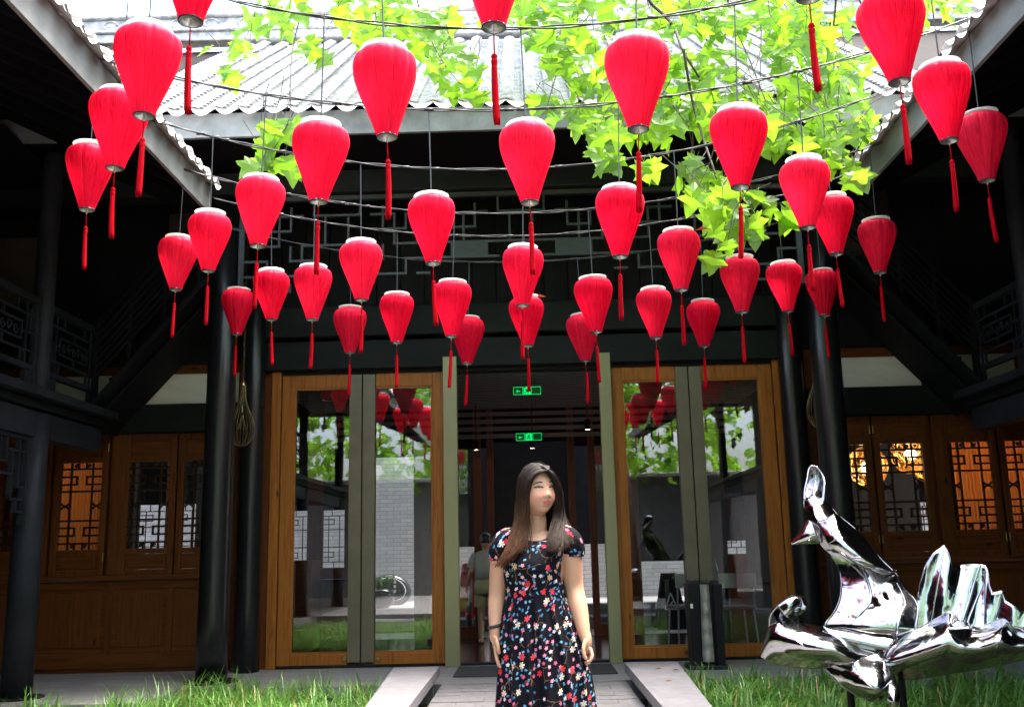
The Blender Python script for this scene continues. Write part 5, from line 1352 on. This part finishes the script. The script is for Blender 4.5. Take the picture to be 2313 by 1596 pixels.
# her left hand (viewer right), loosely pinching the skirt
Hd = lambda px, py, dy: Wp(px, py, -.05+dy)
ell(mb, Hd(1324, 1450, 0), (Vector((.02,0,.0)), Vector((0,.028,0)), Vector((.008,0,.046))), 12)
limb(mb, [Hd(1317, 1424, .01), Hd(1322, 1440, .0)], [.028, .025], 12)
fing = [([(1331,1462,-.02),(1334,1475,-.03),(1330,1486,-.036),(1323,1489,-.034)], .0078), ([(1329,1463,-.0),(1333,1477,-.012),(1329,1489,-.018),(1322,1493,-.018)], .008), ([(1327,1464,.018),(1330,1479,.01),(1327,1490,.003),(1320,1492,-.002)], .0078), ([(1324,1462,.032),(1327,1475,.028),(1325,1485,.022),(1319,1488,.016)], .0068),
        ([(1319,1444,-.022),(1315,1458,-.036),(1316,1471,-.042),(1320,1481,-.042)], .0088)]
for pl, r in fing: limb(mb, [Hd(*p) for p in pl], [r*1.1, r, r*.92, r*.8], 10)
# her right hand, hanging beside the skirt
Hl = lambda px, py, dy: Wp(px, py, .0+dy)
ell(mb, Hl(1119, 1447, 0), (Vector((.017,0,0)), Vector((0,.034,0)), Vector((-.004,0,.045))), 12); limb(mb, [Hl(1118, 1424, 0), Hl(1118, 1440, 0)], [.026, .024], 12)
for k, (dy, L) in enumerate(((-.028, 40), (-.009, 46), (.011, 44), (.028, 34))):
    limb(mb, [Hl(1119, 1462, dy), Hl(1121, 1462+L*.4, dy-.004), Hl(1125, 1462+L*.75, dy-.01), Hl(1130, 1462+L, dy-.014)], [.0088, .0082, .0075, .0066], 10)
limb(mb, [Hl(1121, 1440, -.03), Hl(1125, 1456, -.046), Hl(1128, 1470, -.046)], [.010, .0095, .0075], 10)

SK = np.array((.5, .285, .185))
def face_colour(co):
    n = len(co); col = np.tile(SK, (n, 1))
    d = co - np.array(HC); a = d @ np.array(Af); b = d @ np.array(Bf); c = d @ np.array(Cf)
    on = (c > .03) & (np.abs(a) < .075) & (np.abs(b) < .13)
    def mixin(mask, colr):
        nonlocal col
        mk = (mask*on)[:, None]; col = col*(1-mk) + np.array(colr)*mk
    g = lambda cx, cy, sx, sy: G(a, b, cx, cy, sx, sy)
    mixin(.55*(g(.042, -.028, .02, .018)+g(-.042, -.028, .02, .018)).clip(0, 1), (.62, .22, .16))
    mixin(.25*g(0, -.024, .012, .01), (.6, .25, .18))
    sm = lambda v, e: np.clip(v/e, 0, 1)
    lipU = sm(1-np.abs(a)/.0235, .2)*sm(1-np.abs(b-6*a*a+.0525-.0015*np.cos(a*190))/(.0052*(1-(a/.027)**2).clip(.05, 1)), .5)
    lipL = sm(1-np.abs(a)/.021, .2)*sm(1-np.abs(b-7*a*a+.0625)/(.0062*(1-(a/.024)**2).clip(.05, 1)), .5)
    mixin(lipU.clip(0, 1), (.46, .08, .1)); mixin(lipL.clip(0, 1), (.5, .1, .115))
    for s in (-1, 1):
        x = s*a
        mixin((.22*G(a, b, s*.033, .012, .02, .008)).clip(0, 1), (.4, .2, .13))  # soft eye socket shade painted into the skin colour
        mixin((.75*G(a, b, s*.0085, -.0345, .0035, .0022)).clip(0, 1), (.2, .07, .05))
        mixin((.3*np.exp(-((x-.028-.35*(-.03-b))/.0025)**2)*sm(1-np.abs(b+.042)/.016, .5)).clip(0, 1), (.42, .2, .13))
    return col.clip(0, 1)
remesh_body('body', mb, .003, woman, 2, face_colour, M['skin'])
# eyes, lashes, brows and the line of the mouth, laid on the face
HA, HB, HCc = (q.ravel() for q in head_points(140)); fsel = HCc > .02; HA, HB, HCc = HA[fsel], HB[fsel], HCc[fsel]
def face_pt(a, b, lift=.0012):
    i = int(np.argmin((HA-a)**2+(HB-b)**2)); return HC + Af*a + Bf*b + Cf*(float(HCc[i])+lift)
M['lash'] = simple('dark_lash', (.012, .008, .007), .6, var=.1, bmp=0); M['eyewhite'] = simple('eye_white', (.55, .5, .47), .2, var=.02, bmp=0); M['brow'] = simple('brow_hair', (.045, .028, .022), .7, var=.2, scale=200, bmp=0); M['mouthline'] = simple('mouth_line', (.22, .035, .04), .6, var=.1, bmp=0)
ey = MB(); wh = MB(); bw_ = MB(); ml_ = MB()
for s in (-1, 1):
    up = [(s*(.033-.018+.036*t), .0115+.0042*math.sin(math.pi*(t*.92+.04))+.0022*(t-.5)) for t in [i/10 for i in range(11)]]
    lo = [(x, .0115-.0016*math.sin(math.pi*i/10)+.0022*(i/10-.5)) for i, (x, y) in enumerate(up)]
    ey.tube([face_pt(x, y, .0016) for x, y in up], [.0018+.0014*math.sin(math.pi*(i/10)**.7) for i in range(11)], 6)
    n = len(wh.v)
    for (x, y), (x2, y2) in zip(up, lo): wh.v += [tuple(face_pt(x, y, .0008)), tuple(face_pt(x2, y2, .0008))]
    wh.f += [(n+2*i, n+2*i+1, n+2*i+3, n+2*i+2) for i in range(10)]
    ell(ey, face_pt(s*.0325+.003, .0133, -.0012), (Af*.0062, Cf*.0032, Bf*.0046), 8)
    bp = [(s*(.0165+.036*t), (.0318+.0042*math.sin(math.pi*(t*.85+.1))-.0065*t*t)) for t in [i/8 for i in range(9)]]
    bw_.tube([face_pt(x, y, .0006) for x, y in bp], [.001+.0021*math.sin(math.pi*(.12+.8*i/8)) for i in range(9)], 6)
ml_.tube([face_pt(x, -.0572+9*x*x, .0006) for x in [-.021+.042*i/10 for i in range(11)]], [.0006+.0007*math.sin(math.pi*i/10) for i in range(11)], 6)
wh.build('eye_whites', M['eyewhite'], woman, smooth=True); ey.build('eyes', M['lash'], woman, smooth=True); bw_.build('brows', M['brow'], woman, smooth=True); ml_.build('mouth_line', M['mouthline'], woman, smooth=True)

# ---- dress
def floral():
    mt, nt, nn, ll, bs = new_mat('navy_floral_viscose')
    uvn = nn.new('ShaderNodeUVMap'); uvn.uv_map = 'UVMap'
    base = (.0045, .004, .008)
    def layer(cell, rad, keep, off, petals, elong=1.):
        mp = nn.new('ShaderNodeMapping'); mp.inputs['Scale'].default_value = (1/cell,)*3; mp.inputs['Location'].default_value = (off, off*1.7, 0); ll.new(uvn.outputs[0], mp.inputs[0])
        vo = nn.new('ShaderNodeTexVoronoi'); vo.voronoi_dimensions = '2D'; vo.inputs['Scale'].default_value = 1; vo.inputs['Randomness'].default_value = .85; ll.new(mp.outputs[0], vo.inputs['Vector'])
        sub = nn.new('ShaderNodeVectorMath'); sub.operation = 'SUBTRACT'; ll.new(mp.outputs[0], sub.inputs[0]); ll.new(vo.outputs['Position'], sub.inputs[1])
        sp = nn.new('ShaderNodeSeparateXYZ'); ll.new(sub.outputs[0], sp.inputs[0])
        sc_ = nn.new('ShaderNodeSeparateColor'); ll.new(vo.outputs['Color'], sc_.inputs[0])
        ang = math_n(nt, 'ADD', math_n(nt, 'ARCTAN2', sp.outputs[1], sp.outputs[0]), math_n(nt, 'MULTIPLY', sc_.outputs[2], 6.28))
        pet = math_n(nt, 'ABSOLUTE', math_n(nt, 'COSINE', math_n(nt, 'MULTIPLY', ang, petals/2)))
        rr = math_n(nt, 'MULTIPLY', math_n(nt, 'ADD', math_n(nt, 'MULTIPLY', pet, .55), .45), rad)
        rel = math_n(nt, 'DIVIDE', vo.outputs['Distance'], rr)
        mask = math_n(nt, 'MULTIPLY', math_n(nt, 'LESS_THAN', rel, 1), math_n(nt, 'LESS_THAN', sc_.outputs[0], keep))
        return mask, rel, sc_.outputs[1], pet
    vn = nn.new('ShaderNodeTexVoronoi'); vn.voronoi_dimensions = '2D'; vn.feature = 'DISTANCE_TO_EDGE'; vn.inputs['Scale'].default_value = 13
    nz = nn.new('ShaderNodeTexNoise'); nz.inputs['Scale'].default_value = 14; ll.new(uvn.outputs[0], nz.inputs['Vector'])
    va = nn.new('ShaderNodeVectorMath'); va.operation = 'MULTIPLY_ADD'; ll.new(nz.outputs['Color'], va.inputs[0]); va.inputs[1].default_value = (.07,)*3; ll.new(uvn.outputs[0], va.inputs[2]); ll.new(va.outputs[0], vn.inputs['Vector'])
    vine = math_n(nt, 'MULTIPLY', math_n(nt, 'LESS_THAN', vn.outputs['Distance'], .022), math_n(nt, 'GREATER_THAN', nz.outputs['Fac'], .5))
    col = mixc(nt, math_n(nt, 'MULTIPLY', vine, .8), base, (.16, .09, .045))
    m_, rel, rv, pet = layer(.021, .36, .3, 3.3, 2); col = mixc(nt, m_, col, ramp(nt, rv, [(.0, (.04, .13, .27)), (.5, (.07, .25, .38)), (.9, (.16, .33, .5))]))
    m_, rel, rv, pet = layer(.027, .33, .26, 7.1, 5); col = mixc(nt, m_, col, ramp(nt, rv, [(.1, (.62, .1, .2)), (.55, (.75, .3, .4)), (.75, (.7, .66, .72))]))
    m_, rel, rv, pet = layer(.054, .28, .38, 1.4, 6)
    c2 = ramp(nt, rv, [(.0, (.62, .03, .05)), (.5, (.7, .06, .085)), (.52, (.62, .44, .24)), (.8, (.75, .68, .55))])
    c2 = mixc(nt, math_n(nt, 'MULTIPLY', math_n(nt, 'SUBTRACT', 1, pet), .6), c2, (.3, .03, .03))
    col = mixc(nt, m_, col, c2)
    ll.new(col, bs.inputs['Base Color']); bs.inputs['Roughness'].default_value = .8; bs.inputs['Specular IOR Level'].default_value = .12
    return mt
M['floral'] = floral()
class UVB(MB):
    def __init__(s): super().__init__(); s.luv = []
    def loft(s, rings, u0=0.):
        base = len(s.v); k = len(rings); n = len(rings[0]); us = []
        for rg in rings:
            u = 0; row = [0.]
            for j in range(n):
                u += (Vector(rg[(j+1) % n])-Vector(rg[j])).length; row.append(u)
            us.append([x-u/2 for x in row]); s.v += [tuple(p) for p in rg]
        vv = [0.]
        for i in range(k-1): vv.append(vv[-1]-sum((Vector(rings[i+1][j])-Vector(rings[i][j])).length for j in range(0, n, 4))/len(range(0, n, 4)))
        for i in range(k-1):
            for j in range(n):
                j2 = (j+1) % n; s.f.append((base+i*n+j, base+i*n+j2, base+(i+1)*n+j2, base+(i+1)*n+j))
                s.luv += [(u0+us[i][j], vv[i]), (u0+us[i][j+1], vv[i]), (u0+us[i+1][j+1], vv[i+1]), (u0+us[i+1][j], vv[i+1])]
    def buildu(s, name, mat, parent):
        o = s.build(name, mat, parent, smooth=True); uv = o.data.uv_layers.new(name='UVMap')
        uv.data.foreach_set('uv', [c for q in s.luv for c in q]); return o
N_R = 160
rows = [ # py, left px, right px, front, back, fold amplitude
 (1232, 1143, 1275, .095, .085, .0), (1252, 1139, 1273, .118, .09, .001), (1272, 1136, 1270, .134, .09, .002), (1292, 1136, 1268, .132, .088, .003), (1312, 1139, 1269, .118, .085, .004), (1330, 1142, 1274, .108, .085, .005),
 (1345, 1140, 1277, .112, .09, .006), (1375, 1134, 1287, .122, .1, .008), (1415, 1129, 1302, .133, .11, .010), (1460, 1127, 1318, .142, .12, .012), (1510, 1125, 1331, .15, .13, .013), (1560, 1122, 1340, .158, .135, .015), (1610, 1119, 1347, .165, .14, .016),
 (1680, 1115, 1355, .175, .15, .017), (1760, 1110, 1364, .185, .155, .018)]
keyr = []
for (py, l, r_, fr_, bk, am) in rows:
    a, b = Wp(l, py), Wp(r_, py); keyr.append(((a.x+b.x)/2, (b.x-a.x)/2, (a.z+b.z)/2, fr_, bk, am))
cat = catmull(keyr, 70)
rings = []
# neckline ring and shoulder rings first
def necks(f):
    rg = []
    for j in range(N_R):
        an = 2*math.pi*j/N_R; ca, sa = math.cos(an), math.sin(an)
        side = abs(ca)**2.5
        nl = Wp(1208+ca*41, 1221-26*side + (-14 if sa > 0 else 0)*(1-side))
        nk = Vector((nl.x, PY+.01+sa*(.07 if sa < 0 else .065), nl.z))
        k0 = keyr[0]; q = Vector((k0[0]+k0[1]*math.copysign(abs(ca)**.8, ca), PY+.01+sa*(k0[3] if sa < 0 else k0[4]), k0[2]+.012*side))
        p = nk.lerp(q, f); p.z += .012*math.sin(math.pi*f)*side
        p.y += -.004*math.sin(an*40)*(1-f)
        rg.append(tuple(p))
    return rg
for f in (0, .12, .3, .5, .7, .85): rings.append(necks(f))
for i, (cx, hx, z, fr_, bk, am) in enumerate(cat):
    rg = []
    for j in range(N_R):
        an = 2*math.pi*j/N_R; ca, sa = math.cos(an), math.sin(an)
        fold = am*(math.sin(an*17+.6*math.sin(an*3)+z*2.0)+.7*math.sin(an*29+2+z*1.5)+.5*math.sin(an*9+1))*.75
        bust = .012*math.exp(-((z-1.135)/.045)**2)*(math.exp(-((ca-.45)/.28)**2)+math.exp(-((ca+.45)/.28)**2)) if sa < 0 else 0
        x = cx+(hx+fold*.35)*math.copysign(abs(ca)**.85, ca); y = PY+.01+sa*((fr_ if sa < 0 else bk)+fold+bust)
        ruche = .0025*math.sin(an*60)*math.exp(-((z-1.03)/.03)**2)
        rg.append((x, y-ruche, z))
    rings.append(rg)
db = UVB(); db.loft(rings)
def sleeve(cs, rs_, rot, u0):
    q = catmull([tuple(c) for c in cs], 16); rr = [v[0] for v in catmull([(r, 0, 0) for r in rs_], 16)]
    rgs = []
    for i in range(17):
        t = (Vector(q[min(i+1, 16)])-Vector(q[max(i-1, 0)])).normalized(); a = Vector((0, 1, 0)); a = (a-t*a.dot(t)).normalized(); b = t.cross(a)
        rg = []
        for j in range(64):
            an = 2*math.pi*j/64; g_ = 1+.06*math.sin(an*11+i*.25)*(abs(i-8)/8)**1.2+.03*math.sin(an*5+1+i*.2)+.022*math.sin(an*9+i*.45)+(-.07 if i == 14 else 0)
            rg.append(tuple(Vector(q[i])+(a*math.cos(an)+b*math.sin(an))*rr[i]*g_))
        rgs.append(rg)
    db.loft(rgs, u0)
sleeve([Wp(1252, 1202, .03), Wp(1270, 1207, .025), Wp(1285, 1222, .02), Wp(1291, 1240, .02), Wp(1291, 1250, .02), Wp(1291, 1256, .02)], [.028, .05, .061, .061, .056, .053], 0, .6)
sleeve([Wp(1172, 1206, .03), Wp(1152, 1212, .03), Wp(1138, 1228, .03), Wp(1132, 1248, .03), Wp(1130, 1259, .03), Wp(1130, 1265, .03)], [.028, .046, .056, .056, .051, .049], 0, .9)
# the piece of skirt lifted by her left hand
def flap(u, v):
    a = Wp(1296+20*v, 1400+85*v, -.06-.02*v); b = Wp(1325, 1490+70*v, -.08)
    p = a.lerp(b, u); p.y += .01*math.sin(u*9+v*4); return p
db.buildu('dress', M['floral'], woman)

# bracelet / watch strap
br = MB()
cwr = Wp(1118, 1413, .005)
br.tube([(cwr.x+.0268*math.cos(a), cwr.y+.0268*math.sin(a), cwr.z+.006*math.cos(a)) for a in [2*math.pi*i/24 for i in range(25)]], .0075, 8)
br.build('wrist_band', M['rubber'], woman, smooth=True)
br = MB()
for s in (-1, 1): ell(br, (cxw+s*.08, PY-.055, .03), (Vector((.047,0,0)), Vector((0,.125,0)), Vector((0,0,.03))), 10)
br.build('shoes', M['rubber'], woman, smooth=True)

# ---- hair
def hair_mat():
    mt, nt, nn, ll, bs = new_mat('dark_brown_hair')
    g = nn.new('ShaderNodeNewGeometry'); tc = nn.new('ShaderNodeTexCoord'); sp = nn.new('ShaderNodeSeparateXYZ'); ll.new(g.outputs['Position'], sp.inputs[0])
    f = noise(nt, g.outputs['Position'], 60, 3)
    root = ramp(nt, f, [(.3, (.008, .006, .005)), (.75, (.02, .013, .009))]); tip = ramp(nt, f, [(.3, (.05, .02, .009)), (.75, (.19, .085, .04))])
    k = nn.new('ShaderNodeMapRange'); ll.new(sp.outputs[2], k.inputs[0]); k.inputs[1].default_value = 1.5; k.inputs[2].default_value = 1.15
    k2 = nn.new('ShaderNodeMapRange'); ll.new(sp.outputs[0], k2.inputs[0]); k2.inputs[1].default_value = .07; k2.inputs[2].default_value = -.06; k2.inputs[3].default_value = .15
    ll.new(mixc(nt, math_n(nt, 'MULTIPLY', k.outputs[0], k2.outputs[0]), root, tip), bs.inputs['Base Color']); bs.inputs['Roughness'].default_value = .5; bs.inputs['Specular IOR Level'].default_value = .16
    return mt
M['hair'] = hair_mat()
rh = np.random.RandomState(5)
hb_ = MB()
def G3(pl): return np.array([tuple(Wp(x, y, d)) for x, y, d in pl])
def rs_pl(P, n): return np.array(catmull([tuple(p) for p in P], n))
NS = 16
GL = [rs_pl(G3(p), NS) for p in (
  [(1236,1064,-.088),(1214,1072,-.10),(1197,1092,-.104),(1188,1122,-.095),(1187,1160,-.085),(1187,1195,-.085),(1188,1225,-.12),(1178,1252,-.14)],
  [(1235,1062,-.06),(1210,1068,-.085),(1190,1092,-.085),(1182,1130,-.07),(1178,1170,-.07),(1172,1210,-.095),(1160,1245,-.13),(1140,1275,-.14)],
  [(1232,1058,-.02),(1200,1063,-.03),(1178,1090,-.02),(1170,1135,-.02),(1167,1180,-.03),(1160,1220,-.07),(1142,1258,-.1),(1112,1288,-.1)],
  [(1228,1056,.02),(1196,1064,.03),(1175,1095,.04),(1168,1145,.04),(1166,1190,.03),(1160,1230,-.02),(1145,1265,-.07),(1120,1292,-.08)],
  [(1222,1056,.06),(1205,1068,.09),(1188,1110,.1),(1182,1160,.09),(1178,1205,.085),(1172,1240,.08),(1166,1275,.08),(1160,1300,.08)])]
GR = [rs_pl(G3(p), NS) for p in (
  [(1238,1066,-.088),(1250,1078,-.07),(1257,1098,-.05),(1260,1125,-.02),(1258,1158,.0),(1250,1188,-.05),(1240,1222,-.115),(1232,1252,-.135)],
  [(1237,1062,-.06),(1252,1072,-.055),(1264,1100,-.03),(1267,1135,.0),(1264,1170,-.0),(1258,1205,-.06),(1252,1232,-.11),(1246,1258,-.13)],
  [(1235,1059,-.02),(1254,1072,-.01),(1267,1105,.02),(1270,1145,.03),(1269,1180,.01),(1266,1212,-.06),(1262,1236,-.1),(1258,1252,-.12)],
  [(1230,1057,.03),(1252,1072,.04),(1266,1110,.06),(1270,1150,.06),(1276,1180,.04),(1288,1200,.0),(1302,1215,-.03),(1316,1230,-.03)],
  [(1224,1056,.06),(1238,1070,.09),(1250,1112,.11),(1252,1160,.1),(1252,1205,.095),(1250,1240,.09),(1246,1270,.09),(1240,1295,.09)])]
GBk = [rs_pl(G3(p), NS) for p in (
  [(1222,1056,.06),(1205,1068,.09),(1188,1110,.1),(1182,1160,.09),(1178,1205,.085),(1172,1240,.08),(1166,1275,.08),(1160,1300,.08)],
  [(1223,1056,.07),(1218,1072,.108),(1214,1115,.118),(1212,1160,.105),(1212,1205,.1),(1212,1240,.1),(1210,1280,.1),(1208,1305,.1)],
  [(1224,1056,.06),(1238,1070,.09),(1250,1112,.11),(1252,1160,.1),(1252,1205,.095),(1250,1240,.09),(1246,1270,.09),(1240,1295,.09)])]
hc = np.array(HC)
GT = [rs_pl(G3(p), NS) for p in (
  [(1236,1064,-.085),(1222,1054,-.05),(1210,1054,-.01),(1200,1060,.04),(1192,1080,.08),(1186,1120,.1),(1180,1180,.09),(1174,1240,.08)],
  [(1236,1062,-.075),(1228,1052.5,-.04),(1222,1051.5,.0),(1217,1056,.05),(1213,1075,.1),(1210,1120,.118),(1208,1180,.1),(1206,1250,.1)],
  [(1238,1064,-.085),(1240,1055,-.05),(1240,1055,-.01),(1240,1062,.05),(1244,1085,.09),(1248,1125,.105),(1250,1180,.1),(1248,1250,.095)])]
nA, nB, nC = np.array(Af), np.array(Bf), np.array(Cf)
def strands(GS, n, spread, wid, depth):
    k = len(GS)-1
    for _ in range(n):
        t = rh.uniform(0, k-1e-4); a = int(t); f = t-a
        P = GS[a]*(1-f)+GS[a+1]*f
        # a random layer inward of the surface near the head, and a growing spread towards the tips
        lay = rh.beta(1, 2.2)*depth; L = rh.uniform(.82, 1.0) if rh.rand() > .04 else rh.uniform(.5, .8)
        m_ = int(NS*L); wob = rh.normal(0, 1, 3); ph = rh.uniform(0, 6.28); fr_ = rh.uniform(.7, 1.6)
        pts = []; tt = np.arange(m_+1)/NS; push = rh.uniform(0, .06)
        for i in range(m_+1):
            q = P[i]; dirc = hc-q; dirc[2] *= .3; dl = np.linalg.norm(dirc)+1e-6
            near = max(0, 1-abs(q[2]-hc[2])/.2)
            p = q+dirc/dl*lay*(.35+.65*near)
            s_ = spread*(.15+tt[i]**1.5)
            p = p+wob*s_*np.array((1, .7, .45))+np.array((math.sin(ph+tt[i]*6*fr_), math.cos(ph+tt[i]*5*fr_), 0))*.011*tt[i]**1.3*1.6
            d_ = p-hc; lc = np.array((d_ @ nA/.0765, d_ @ nB/.1135, d_ @ nC/.094)); rr_ = np.linalg.norm(lc)
            if rr_ < 1.06+push and lc[1] > -.85: p = hc+d_*(1.06+push)/max(rr_, .3)
            pts.append(tuple(p))
        ww = wid*rh.uniform(.6, 1.3)
        hb_.tube(pts, [ww*(1-.75*(i/m_)**2.5) if i else ww*.6 for i in range(m_+1)], 4, False)
strands(GL, 1050, .009, .0021, .02); strands(GR, 620, .008, .0021, .018); strands(GBk, 420, .01, .003, .02); strands(GT, 460, .005, .0026, .006)
# stray hairs
for _ in range(12):
    GS = GL if rh.rand() < .55 else GR; P = GS[rh.randint(2, len(GS))]; i0 = rh.randint(0, 9); m_ = rh.randint(5, NS-i0+1) if NS-i0 > 5 else 5
    off = rh.normal(0, .022, 3); pts = [tuple(P[min(i0+i, NS)]+off*(i/m_)**1.4) for i in range(m_)]
    hb_.tube(pts, .0007, 3, False)
for _ in range(14):
    p = np.array(Wp(1222+rh.uniform(-18, 18), 1057, rh.uniform(-.05, .05))); d = np.array((rh.normal(0, .02), rh.normal(0, .02), rh.uniform(.015, .04)))
    hb_.tube([tuple(p), tuple(p+d*.6), tuple(p+d+np.array((rh.normal(0, .012), 0, -.004)))], .0007, 3, False)
# scalp cap so that no skin shows between the locks
cap = MB(); ca_, cb_, cc_ = head_points(48); n_, w__ = ca_.shape
idx = {}
for i in range(n_):
    for j in range(w__):
        a, b, c = float(ca_[i, j]), float(cb_[i, j]), float(cc_[i, j])
        hl = .072 + .012*(abs(a)/.05) - .9*max(0, abs(a)-.045) - (0.0)        # hairline height on the face side
        if c > .02 and b < .075 - 1.35*max(0, abs(a)-.035): continue
        if c <= .02 and b < -.075: continue
        idx[(i, j)] = len(cap.v); v = HC + (Af*a + Bf*b + Cf*c)*1.03; cap.v.append(tuple(v))
for i in range(n_-1):
    for j in range(w__):
        q = [(i, j), (i, (j+1) % w__), (i+1, (j+1) % w__), (i+1, j)]
        if all(x in idx for x in q): cap.f.append(tuple(idx[x] for x in q))
k0 = len(hb_.v); hb_.v += cap.v; hb_.f += [tuple(x+k0 for x in f) for f in cap.f]
hb_.build('hair', M['hair'], woman, smooth=True)

# ================================================================== a second person, walking away inside the passage
c = at(1098, 1300, 14.0); px_, py_ = c.x, 14.0
p2 = thing('person', (px_, py_, 0), 'person in white T-shirt and khaki shorts seen from behind inside the passage', 'person')
b2 = MB()
HH = 1.46
ell(b2, (px_, py_, HH-.11), (Vector((.075,0,0)), Vector((0,.09,0)), Vector((0,0,.11))), 12)
limb(b2, [(px_, py_, HH-.18), (px_, py_+.01, HH-.27)], [.048, .055])
ring_loft(b2, [((px_, py_, .72), .14, .1), ((px_, py_, .9), .13, .095), ((px_, py_, 1.1), .15, .1), ((px_, py_, 1.19), .12, .07)], 20)
for s in (-1, 1): limb(b2, [(px_+s*.075, py_, .74), (px_+s*.08, py_-.03*s, .42), (px_+s*.08, py_+.06*s, .08)], [.075, .052, .036])
for s in (-1, 1): ell(b2, (px_+s*.08, py_+.06*s-.04, .035), (Vector((.04,0,0)), Vector((0,.1,0)), Vector((0,0,.033))), 8)
limb(b2, [(px_-.15, py_, 1.15), (px_-.19, py_-.02, .98), (px_-.21, py_-.02, .93), (px_-.26, py_+.1, .78)], [.045, .038, .035, .026])
ell(b2, (px_-.275, py_+.13, .75), (Vector((.02,0,0)), Vector((0,.03,0)), Vector((0,0,.045))), 8)
for k in range(4): limb(b2, [(px_-.28+.002*k, py_+.11+.016*k, .72), (px_-.282, py_+.115+.016*k, .68), (px_-.276, py_+.112+.016*k, .655)], [.008, .0075, .0065], 8)
limb(b2, [(px_-.265, py_+.1, .755), (px_-.255, py_+.085, .72), (px_-.258, py_+.085, .7)], [.009, .0085, .007], 8)
limb(b2, [(px_+.15, py_, 1.15), (px_+.19, py_, .95), (px_+.2, py_-.04, .78)], [.045, .036, .026])
ell(b2, (px_+.205, py_-.05, .72), (Vector((.018,0,0)), Vector((0,.032,0)), Vector((0,0,.05))), 8)
remesh_body('body', b2, .008, p2, 2, lambda co: np.tile(SK*.85, (len(co), 1)), M['skin'])
M['tshirt'] = simple('white_cotton', (.36, .35, .32), .85, var=.06, scale=20, bmp=.2); M['khaki'] = simple('khaki_cotton', (.33, .3, .17), .85, var=.1, scale=20, bmp=.2); M['blackhair'] = simple('black_hair', (.008, .007, .007), .4, var=.3, scale=60, bmp=.3)
ts_ = MB(); ring_loft(ts_, [((px_, py_, .84), .165, .13), ((px_, py_, 1.0), .16, .125), ((px_, py_, 1.14), .175, .115), ((px_, py_, 1.2), .14, .085), ((px_, py_+.005, 1.225), .075, .06)], 28)
ts_.tube([(px_-.13, py_, 1.17), (px_-.18, py_-.01, 1.08), (px_-.195, py_-.015, 1.0)], [.062, .066, .066], 16, False); ts_.tube([(px_+.13, py_, 1.17), (px_+.18, py_-.01, 1.08), (px_+.195, py_-.01, 1.0)], [.062, .066, .066], 16, False)
ts_.build('t_shirt', M['tshirt'], p2, smooth=True)
sh_ = MB(); ring_loft(sh_, [((px_, py_, .64), .17, .13), ((px_, py_, .75), .17, .13), ((px_, py_, .86), .15, .115)], 24)
for s in (-1, 1): sh_.tube([(px_+s*.08, py_, .72), (px_+s*.085, py_-.02*s, .48)], [.085, .095], 18, False)
sh_.build('shorts', M['khaki'], p2, smooth=True)
h2 = MB(); ell(h2, (px_, py_+.0, HH-.085), (Vector((.086,0,0)), Vector((0,.1,0)), Vector((0,0,.1))), 14); h2.build('hair', M['blackhair'], p2, smooth=True)
